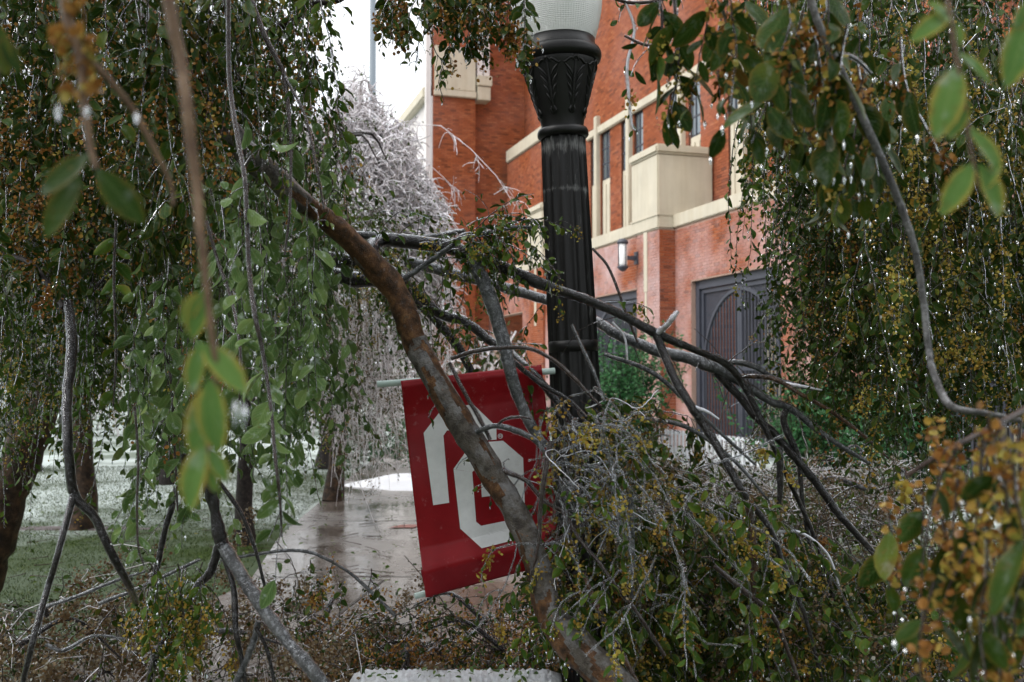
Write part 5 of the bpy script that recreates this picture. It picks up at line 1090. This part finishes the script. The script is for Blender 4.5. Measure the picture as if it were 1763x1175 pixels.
BLM = [
 ([(642, 458, 3.77, 16), (638, 432, 3.8, 14), (655, 416, 3.9, 12), (700, 416, 3.88, 12.5), (770, 425, 3.88, 12), (830, 447, 3.87, 11), (905, 478, 3.86, 11), (960, 500, 3.85, 9.5), (1010, 516, 3.85, 8), (1075, 545, 3.85, 7.5), (1129, 574, 3.85, 8), (1190, 600, 3.9, 6), (1245, 624, 3.95, 6), (1275, 655, 4, 5.5), (1305, 712, 4, 5), (1345, 800, 4, 4), (1400, 920, 4.1, 3.5), (1440, 1040, 4.1, 2.5)], 'bark_dark', .0015),
 ([(560, 402, 4.5, 6), (610, 404, 4.45, 6), (660, 408, 4.4, 7), (720, 412, 4.3, 6), (800, 398, 4.2, 4)], 'bark_grey', .0012),
 ([(540, 440, 4.7, 13), (580, 448, 4.6, 12), (620, 453, 4.5, 12), (665, 465, 4.45, 11), (710, 496, 4.4, 10), (757, 540, 4.4, 9), (801, 554, 4.35, 8), (839, 584, 4.3, 8), (886, 615, 4.2, 7), (920, 645, 4.05, 7), (968, 703, 3.98, 6), (1010, 760, 3.9, 5)], 'bark_dark', .0015),
 ([(540, 462, 4.9, 9), (600, 480, 4.8, 13), (660, 486, 4.8, 11), (720, 520, 4.8, 10), (790, 600, 4.8, 8), (830, 690, 4.8, 6)], 'bark_dark', .0012),
 ([(700, 450, 4.8, 10), (850, 490, 4.7, 9), (950, 520, 4.6, 9), (1024, 553, 4.4, 9), (1073, 581, 4.3, 9.5), (1135, 605, 4.2, 10), (1178, 614, 4.15, 10.5), (1220, 630, 4.1, 11), (1266, 652, 4.1, 9), (1328, 692, 4.1, 7), (1358, 702, 4.1, 6), (1420, 750, 4.1, 5), (1500, 800, 4.1, 3)], 'bark_grey', .0016),
 ([(1233, 640, 4.1, 8), (1270, 680, 4.1, 7), (1300, 716, 4.1, 7), (1335, 750, 4.1, 7), (1370, 790, 4.1, 7), (1401, 826, 4.1, 7), (1435, 874, 4.1, 7), (1470, 915, 4.1, 6), (1530, 980, 4.2, 5), (1600, 1060, 4.3, 4)], 'bark_dark', .0012),
 ([(1240, 634, 4.1, 5), (1262, 624, 4.1, 5), (1300, 632, 4.1, 5), (1340, 655, 4.1, 4.5), (1400, 670, 4.1, 3)], 'bark_grey', .0012),
 ([(1270, 648, 4.1, 4), (1330, 652, 4.05, 4), (1380, 680, 4, 3.5), (1425, 705, 4, 3.5), (1480, 745, 4, 3), (1530, 790, 4, 2)], 'bark_brown', .001),
 ([(1350, 660, 4.05, 3), (1380, 665, 4, 2.5), (1415, 672, 4, 1.5)], 'twig_ice', .0015),
 ([(1355, 700, 4.1, 5), (1350, 730, 4.1, 6), (1375, 790, 4.1, 5), (1380, 850, 4.1, 4), (1395, 950, 4.1, 3)], 'bark_dark', .001),
 ([(1129, 574, 3.85, 7), (1147, 618, 3.8, 7), (1162, 654, 3.75, 7), (1190, 700, 3.7, 7), (1211, 731, 3.7, 7.5), (1238, 775, 3.65, 6.5), (1268, 829, 3.6, 6), (1289, 862, 3.6, 6), (1326, 911, 3.6, 5), (1347, 966, 3.6, 4.5), (1367, 1013, 3.6, 4), (1388, 1068, 3.6, 3.5), (1420, 1190, 3.6, 3)], 'bark_dark', .0013),
 ([(1287, 858, 3.6, 6), (1294, 910, 3.6, 6), (1299, 980, 3.6, 6), (1292, 1080, 3.6, 5), (1305, 1190, 3.6, 4)], 'bark_brown', .0008),
 ([(1129, 576, 3.85, 5), (1148, 560, 3.8, 4.5), (1160, 545, 3.78, 4), (1167, 536, 3.78, 3)], 'twig_ice', .0025),
 ([(1190, 700, 3.7, 4), (1215, 708, 3.7, 3), (1238, 722, 3.7, 1.5)], 'twig_ice', .0015),
 ([(1342, 770, 3.9, 6), (1343, 820, 3.9, 6), (1342, 862, 3.9, 4), (1332, 890, 3.9, 3)], 'bark_dark', .001),
 ([(815, 440, 3.78, 9), (825, 470, 3.77, 12), (839, 500, 3.75, 12.5), (856, 550, 3.74, 12), (869, 598, 3.72, 11.5), (880, 645, 3.7, 10.5), (895, 690, 3.7, 9.5), (915, 735, 3.7, 9), (940, 770, 3.7, 7)], 'bark_grey', .0018),
 ([(682, 490, 3.8, 4.5), (733, 455, 3.78, 4.5), (777, 424, 3.76, 4), (800, 405, 3.76, 4), (835, 402, 3.76, 3.5), (886, 392, 3.76, 3), (937, 392, 3.78, 2.5)], 'bark_grey', .0013),
 ([(800, 412, 3.78, 3), (850, 396, 3.8, 2.5), (905, 375, 3.8, 2)], 'twig', .001),
 ([(777, 618, 3.62, 3.2), (818, 605, 3.6, 3.4), (869, 599, 3.58, 3.4), (914, 601, 3.56, 3.2), (955, 622, 3.55, 3.2), (989, 652, 3.54, 3.0), (1010, 675, 3.53, 2.6), (1035, 700, 3.52, 2)], 'twig', .0016),
 ([(1020, 428, 3.9, 2), (1046, 458, 3.88, 2.3), (1064, 500, 3.86, 2.3), (1077, 538, 3.85, 2.3), (1098, 590, 3.85, 2)], 'twig', .0008),
 ([(1054, 555, 3.85, 2), (1075, 580, 3.85, 2), (1080, 620, 3.85, 1.8)], 'twig_ice', .001),
 ([(972, 874, 3.5, 2.6), (995, 925, 3.45, 2.8), (1029, 966, 3.42, 2.8), (1063, 1013, 3.4, 3), (1091, 1047, 3.4, 3), (1121, 1092, 3.4, 3), (1145, 1129, 3.4, 3)], 'twig', .0018),
 ([(1005, 986, 3.5, 3.5), (1023, 1034, 3.45, 5), (1046, 1081, 3.4, 5), (1074, 1132, 3.38, 4.5), (1104, 1190, 3.36, 4)], 'bark_brown', .0012),
 ([(1085, 850, 3.6, 5), (1088, 930, 3.6, 5), (1089, 1030, 3.6, 4)], 'bark_grey', .0014),
 ([(864, 810, 3.56, 4), (907, 829, 3.52, 3.5), (934, 860, 3.5, 3.2), (972, 882, 3.5, 3), (1010, 900, 3.5, 3)], 'twig', .0016),
 ([(812, 748, 3.6, 4.5), (835, 738, 3.56, 4.5), (855, 734, 3.54, 4), (886, 741, 3.52, 5), (920, 758, 3.5, 4), (945, 790, 3.5, 3)], 'bark_grey', .0018),
 ([(857, 732, 3.54, 2), (870, 722, 3.5, 2), (895, 718, 3.5, 2), (915, 722, 3.5, 1.2)], 'twig', .0014),
 ([(774, 625, 3.64, 3), (798, 673, 3.6, 3.2), (825, 720, 3.58, 3.4), (844, 758, 3.57, 3)], 'twig', .0014),
 ([(948, 760, 3.45, 4), (938, 820, 3.42, 4), (930, 880, 3.42, 3.5), (928, 930, 3.42, 3), (915, 990, 3.42, 2.5)], 'twig', .0016),
 ([(1000, 900, 3.6, 3), (960, 930, 3.55, 3), (930, 940, 3.5, 2.5)], 'twig', .0016),
 ([(985, 560, 3.8, 2.2), (1003, 600, 3.75, 2.6), (1022, 640, 3.7, 2.4), (1040, 690, 3.65, 2)], 'bark_grey', .0015),
 ([(880, 620, 4.0, 5), (930, 660, 3.95, 4), (980, 690, 3.9, 3.5), (1010, 720, 3.85, 3)], 'bark_dark', .0013),
 ([(1040, 610, 3.9, 3), (1120, 640, 3.9, 4), (1180, 690, 3.9, 3.5), (1240, 745, 3.9, 3), (1300, 800, 3.9, 2)], 'bark_grey', .0014),
 ([(1100, 720, 3.9, 3), (1180, 735, 3.9, 4), (1260, 790, 3.9, 3), (1330, 870, 3.9, 2)], 'bark_grey', .0014),
 ([(1230, 975, 3.5, 4), (1290, 1025, 3.5, 5), (1330, 1060, 3.5, 4.5), (1360, 1130, 3.5, 3.5), (1380, 1190, 3.5, 3)], 'twig', .0014),
 ([(1330, 916, 3.7, 2.5), (1380, 918, 3.7, 2.5), (1425, 955, 3.7, 2), (1445, 1010, 3.7, 1.5)], 'twig_ice', .0013)]
paths = []
for rows, m_, ic in BLM:
    bl.limb(rows, m_, 8, ic, lump=.03); paths.append(bl.last)
def resample(p, n=24):
    s = np.linspace(0, len(p) - 1, n); i_ = np.minimum(s.astype(int), len(p) - 2); return p[i_] + (p[i_ + 1] - p[i_]) * (s - i_)[:, None]
PP = np.stack([resample(p) for p in paths])
def sprout(n, L, droop, which=None, out=.8, K=8, tm=(.05, .98)):
    base = PP if which is None else PP[which]; return side_twigs(base, n, L, droop, K, tm, out)
# upper part of the fallen crown: green leaves around the arching branch
A = sprout(150, (.10, .38), .22, [0, 1, 2, 4, 16, 17]); bl.twigs(A, .0020, .0009, 'twig', 4, .0011)
keep = A[:, 0, 0] < W1(1060, 600, 3.9)[0]; A1 = A[keep]
tips, _ = bl.leaves(A1, .024, (.026, .042), (.42, .56), 'leaf_mid', 2, .1, single=150); bl.drops(tips[rng.random(len(tips)) < .5]); 
A2 = side_twigs(A1, 150, (.06, .16), .3); bl.twigs(A2, .0011, .0006, 'twig', 3, .0009); bl.leaves(A2, .022, (.022, .036), (.42, .56), 'leaf_mid', 1, .1, single=50); bl.seeds(A2, 120, 9, .009, 'seed_y', .012)
M_ = resample(np.asarray(MAINP), 24)[None]; St = side_twigs(M_, 16, (.03, .09), .0, 4, (.3, .9), .9); bl.twigs(St, .0045, .0032, 'bark', 6, .0012)
Sh = side_twigs(M_, 26, (.08, .24), .25, 7, (.2, .95), .9); bl.twigs(Sh, .0014, .0007, 'twig', 4, .0018, 6, True); tips, _ = bl.leaves(Sh, .028, (.026, .045), (.42, .56), 'leaf_mid', 2, .2, prob=.6, single=40); bl.drops(tips)
# dense tangle lower right of the post
Tn = 250; P0 = starts(Tn, (975, 1560), (660, 1080), (3.58, 4.8)); x, y, d_ = screen(P0); ok = (y > np.interp(x, [940, 1000, 1060, 1130, 1250, 1400, 1560], [670, 670, 690, 770, 860, 900, 940])); P0 = P0[ok]; Tn = len(P0)
Bq = strands(P0, np.stack([U(-.25, .9, Tn), U(-.3, .3, Tn), U(-1.0, .02, Tn)], 1), U(.25, .8, Tn), 12, .14, .24); bl.twigs(Bq, .0022, .001, 'twig', 4, .0020, 6)
B2 = side_twigs(Bq, 1000, (.07, .30), .22, 7, out=.9); bl.twigs(B2, .0013, .0007, 'twig', 3, .0012, 5)
B3 = side_twigs(B2, 900, (.05, .15), .2, 5, out=.9); bl.twigs(B3, .0010, .0006, 'twig', 3)
for q, pb in ((Bq, .5), (B2, .7), (B3, .6)):
    tips, _ = bl.leaves(q, .020, (.034, .060), (.42, .56), 'leaf_mid' if pb != .7 else 'leaf_dark', 1, .1, prob=pb, single=40); bl.drops(tips[rng.random(len(tips)) < .3])
bl.seeds(B2, 1300, 9, .013, 'seed_w', .014); bl.seeds(B2, 1100, 9, .013, 'seed_y', .012); bl.seeds(B3, 400, 9, .012, 'seed', .013)
# curled iced twigs right beside the main limb
C0 = starts(130, (930, 1090), (700, 900), (3.4, 3.7)); Cq = strands(C0, np.stack([U(-.4, 1.2, 130), U(-.3, .3, 130), U(-.6, .6, 130)], 1), U(.12, .40, 130), 14, .16, .22); bl.twigs(Cq[:112], .0014, .0008, 'twig', 5, .0030, 7, True); bl.twigs(Cq[112:], .0019, .0011, 'twig_ice', 5, .0012, 6, True)
bl.drops(Cq[:, -1], (.002, .0035), (1, 2)); bl.seeds(Cq, 120, 9, .012, 'seed_y', .012); bl.seeds(Cq, 50, 8, .010, 'seed_w', .012)
S0 = starts(18, (930, 1220), (730, 1000), (3.3, 3.6)); Sq = strands(S0, np.stack([U(-.3, 1, 18), U(-.3, .2, 18), U(-1, .3, 18)], 1), U(.25, .7, 18), 16, .13, .16); bl.twigs(Sq, .0020, .001, 'twig', 5, .0030, 7, True)
S2 = side_twigs(Sq, 90, (.08, .22), .3, 7); bl.twigs(S2, .0013, .0007, 'twig', 4, .0022, 6, True); bl.leaves(S2, .03, (.032, .05), (.42, .56), 'leaf_mid', 2, .1, single=80); bl.seeds(S2, 160, 9, .012, 'seed_y', .010)
# leaves near the foot of the limb
D0_ = starts(15, (905, 990), (960, 1100), (3.35, 3.5)); Dq = strands(D0_, np.stack([U(-.6, .3, 15), U(-.4, .1, 15), U(-1, .1, 15)], 1), U(.1, .28, 15), 8, .3, .15); bl.twigs(Dq, .0014, .0007, 'twig', 4, .0012)
tips, _ = bl.leaves(Dq, .022, (.028, .042), (.45, .58), 'leaf_mid', 2, .1, single=70); bl.drops(tips); bl.seeds(Dq, 30, 8, .009, 'seed_y', .010)
bl.done()

# ---- darker fallen brush behind and below the banner, right bottom
def brush(name, label, n, px_, py_, d_, L, leaf, seedm, nseed, ymin=None, up=(-.2, .9), tw='twig', size=(.022, .036), tn=4, lp_=.6, cat='branches', loc=None, side=(.08, .28), ice=.0008, nlimb=8, tm=1, droop=.14):
    P0 = starts(n, px_, py_, d_)
    if ymin is not None:
        x, y, dd = screen(P0); ok = y > ymin(x); P0 = P0[ok]
    P0 = P0[P0[:, 2] > .03]; n = len(P0); pl = Plant(name, P0.mean(0) * [1, 1, 0], label, cat)
    for k in range(nlimb):
        a = P0[rng.integers(0, n)]; b = a + np.array([U(-.5, .5), U(-.3, .3), U(-.1, .15)]); mid_ = (a + b) / 2 + [0, 0, U(.03, .15)]; q = spline(np.array([a, mid_, b]), 14); pl.limb_w(q, np.linspace(U(.010, .02), .004, 14), 'bark_grey' if k % 2 else 'bark_dark', 7, .0012)
    P = strands(P0, np.stack([U(-1, 1, n), U(-1, 1, n), U(*up, n)], 1), U(*L, n), 9, droop, .18); P[..., 2] = np.maximum(P[..., 2], .02); pl.twigs(P, .0032, .0012, tw, 4, ice)
    Q = side_twigs(P, n * tn, side, .15, 6, out=.9); Q[..., 2] = np.maximum(Q[..., 2], .015); h_ = int(len(Q) * .75); pl.twigs(Q[:h_], .0017, .0008, tw, 3); pl.twigs(Q[h_:], .0026, .0014, 'twig_ice' if seedm == 'seed_w' else tw, 3)
    kk = n * 9; X, T = along(Q, rng.integers(0, len(Q), kk), U(.1, 1, kk)); pl.glints(X, (.003, .006))
    for q in (P, Q): pl.leaves(q, .028, size, (.42, .6), leaf, 0, .1, prob=lp_, single=60)
    pl.seeds(Q, int(nseed * .8), 8, .014, seedm, .018); pl.done(); return pl
brush('fallen_brush', 'dark green fallen brush lying on the path under the banner', 330, (540, 1000), (1060, 1330), (4.3, 5.8), (.2, .6), 'leaf_dark', 'seed', 1500, lp_=.8)
brush('fallen_brush', 'tangled fallen brush of brown iced twigs heaped at the bottom left', 620, (-120, 640), (1000, 1400), (4.0, 6.0), (.15, .5), 'leaf_dark', 'seed_w', 5200, ymin=lambda x: np.interp(x, [-100, 100, 300, 480, 640], [1060, 1050, 1010, 1040, 1090]), tw='twig', lp_=.45, tn=4)
brush('fallen_brush', 'iced brown brush with white twigs heaped behind the dark branches at the gate', 560, (1060, 1640), (830, 1150), (5.0, 7.0), (.25, .65), 'leaf_mid', 'seed_w', 5600, ymin=lambda x: np.interp(x, [1000, 1200, 1400, 1640], [785, 795, 815, 820]), tw='twig', lp_=.55, tn=4)
brush('fallen_brush', 'dark leafy brush filling the ground below the icy tangle, right of the post', 520, (930, 1800), (900, 1420), (4.2, 6.0), (.25, .7), 'leaf_dark', 'seed', 3600, ymin=lambda x: np.interp(x, [900, 1200, 1500, 1800], [900, 980, 960, 940]), lp_=.8, tn=4, up=(-.6, .6))
brush('fallen_brush', 'pale iced brush crest with silver twigs just in front of the white railing', 330, (1090, 1560), (800, 900), (6.2, 8.5), (.15, .4), 'leaf_far', 'seed_w', 3000, tw='twig_ice', lp_=.5, tn=5, size=(.03, .045))
# ---- broken twigs at the lower left, standing in front of the heap
lt = Plant('broken_branch', W1(560, 1200, 3.3), 'grey iced broken branch leaning over the brush heap left of the banner', 'branch')
for rows, m_, ic in [
 ([(345, 770, 3.5, 8), (357, 826, 3.5, 10), (368, 870, 3.5, 10), (378, 921, 3.5, 11), (385, 945, 3.5, 12)], 'bark_dark', .001),
 ([(383, 938, 3.5, 12), (412, 986, 3.45, 11), (443, 1034, 3.4, 11), (490, 1098, 3.35, 11), (531, 1146, 3.3, 11), (570, 1195, 3.3, 12)], 'bark_grey', .002),
 ([(378, 938, 3.5, 8), (362, 985, 3.5, 7), (340, 1010, 3.5, 7), (303, 1071, 3.45, 7), (272, 1122, 3.4, 6), (252, 1190, 3.4, 6)], 'bark_dark', .0013),
 ([(381, 945, 3.5, 5), (402, 1013, 3.45, 5), (405, 1081, 3.4, 5), (415, 1130, 3.4, 4), (425, 1190, 3.4, 4)], 'bark_dark', .001),
 ([(445, 1070, 3.4, 5), (438, 1100, 3.4, 6), (425, 1135, 3.4, 6), (400, 1190, 3.4, 6)], 'bark_grey', .0014),
 ([(440, 1080, 3.38, 3), (460, 1120, 3.38, 3), (475, 1190, 3.38, 3)], 'bark_dark', .001),
 ([(317, 782, 3.5, 5), (300, 857, 3.5, 5), (283, 918, 3.5, 5), (272, 970, 3.5, 5), (262, 1010, 3.5, 4)], 'bark_dark', .001),
 ([(375, 826, 3.5, 3), (415, 884, 3.5, 3.5), (439, 945, 3.5, 3), (456, 1010, 3.5, 2)], 'bark_dark', .001),
 ([(380, 965, 3.8, 2.5), (440, 955, 3.8, 2.5), (500, 948, 3.8, 2.5), (545, 955, 3.8, 3), (600, 985, 3.8, 2.5), (650, 1030, 3.8, 3), (680, 1060, 3.8, 3)], 'bark_grey', .0012),
 ([(80, 1045, 3.9, 3), (130, 1028, 3.9, 3), (200, 1000, 3.9, 2.4), (250, 984, 3.9, 2)], 'bark_grey', .0014),
 ([(170, 1040, 3.8, 3), (240, 1012, 3.8, 3), (330, 970, 3.8, 2.4), (345, 964, 3.8, 1.6)], 'bark_grey', .0014),
 ([(80, 1110, 3.5, 3), (110, 1120, 3.5, 3), (160, 1095, 3.5, 2), (215, 1100, 3.5, 1.5)], 'bark_grey', .0014)]:
    lt.limb(rows, m_, 8, ic, lump=.07)
hang(lt, 30, (255, 350), (960, 1060), (3.3, 3.7), (.12, .35), K=8, leaf='leaf_mid', tmpl=1, size=(.026, .04), spacing=.022, side=2, sideL=(.04, .12), seed=220, seedm='seed_y', ice=.001, drops=.3, single=100, up=.5)
hang(lt, 12, (500, 640), (955, 1020), (3.7, 3.9), (.06, .16), K=6, leaf='leaf_dark', tmpl=1, size=(.026, .036), spacing=.02, side=1, sideL=(.03, .06), seed=30, ice=.001, drops=.5, single=40)
lt.done()
# leaf scraps on the icy ledge
tag(build('leaf_litter', [b for b in flat(leaf_batches(starts(60, (640, 930), (1150, 1168), (3.6, 3.9)), rng.normal(size=(60, 3)) * [1, 1, .5], nrm(rng.normal(size=(60, 3)) * .5 + [0, 0, 1]), U(.018, .034, 60), U(.4, .6, 60), 1, 0))], G['leaf_pale']), kind='stuff')

# fallen leaves and snapped twigs lying on the walk and the lawn
n_ = 900; lx, ly = U(-6, 2.2, n_), U(5.6, 14, n_)
tag(build('leaf_litter', flat(leaf_batches(np.stack([lx, ly, U(.018, .035, n_)], 1), rng.normal(size=(n_, 3)) * [1, 1, .12], nrm(rng.normal(size=(n_, 3)) * .25 + [0, 0, 1]), U(.03, .06, n_), U(.4, .6, n_), 1, 0)), G['leaf_mid']), kind='stuff')
n_ = 160; P_ = strands(np.stack([U(-5, 1.8, n_), U(5.8, 12, n_), np.full(n_, .02)], 1), rng.normal(size=(n_, 3)) * [1, 1, .02], U(.1, .45, n_), 6, 0, .1); P_[..., 2] = .018
Vt, Ft = tubes(P_, np.linspace(.004, .002, 6)[None] * np.ones((n_, 1)), 4); tag(build('twig_litter', [(Vt, Ft, 0)], G['twig']), kind='stuff')
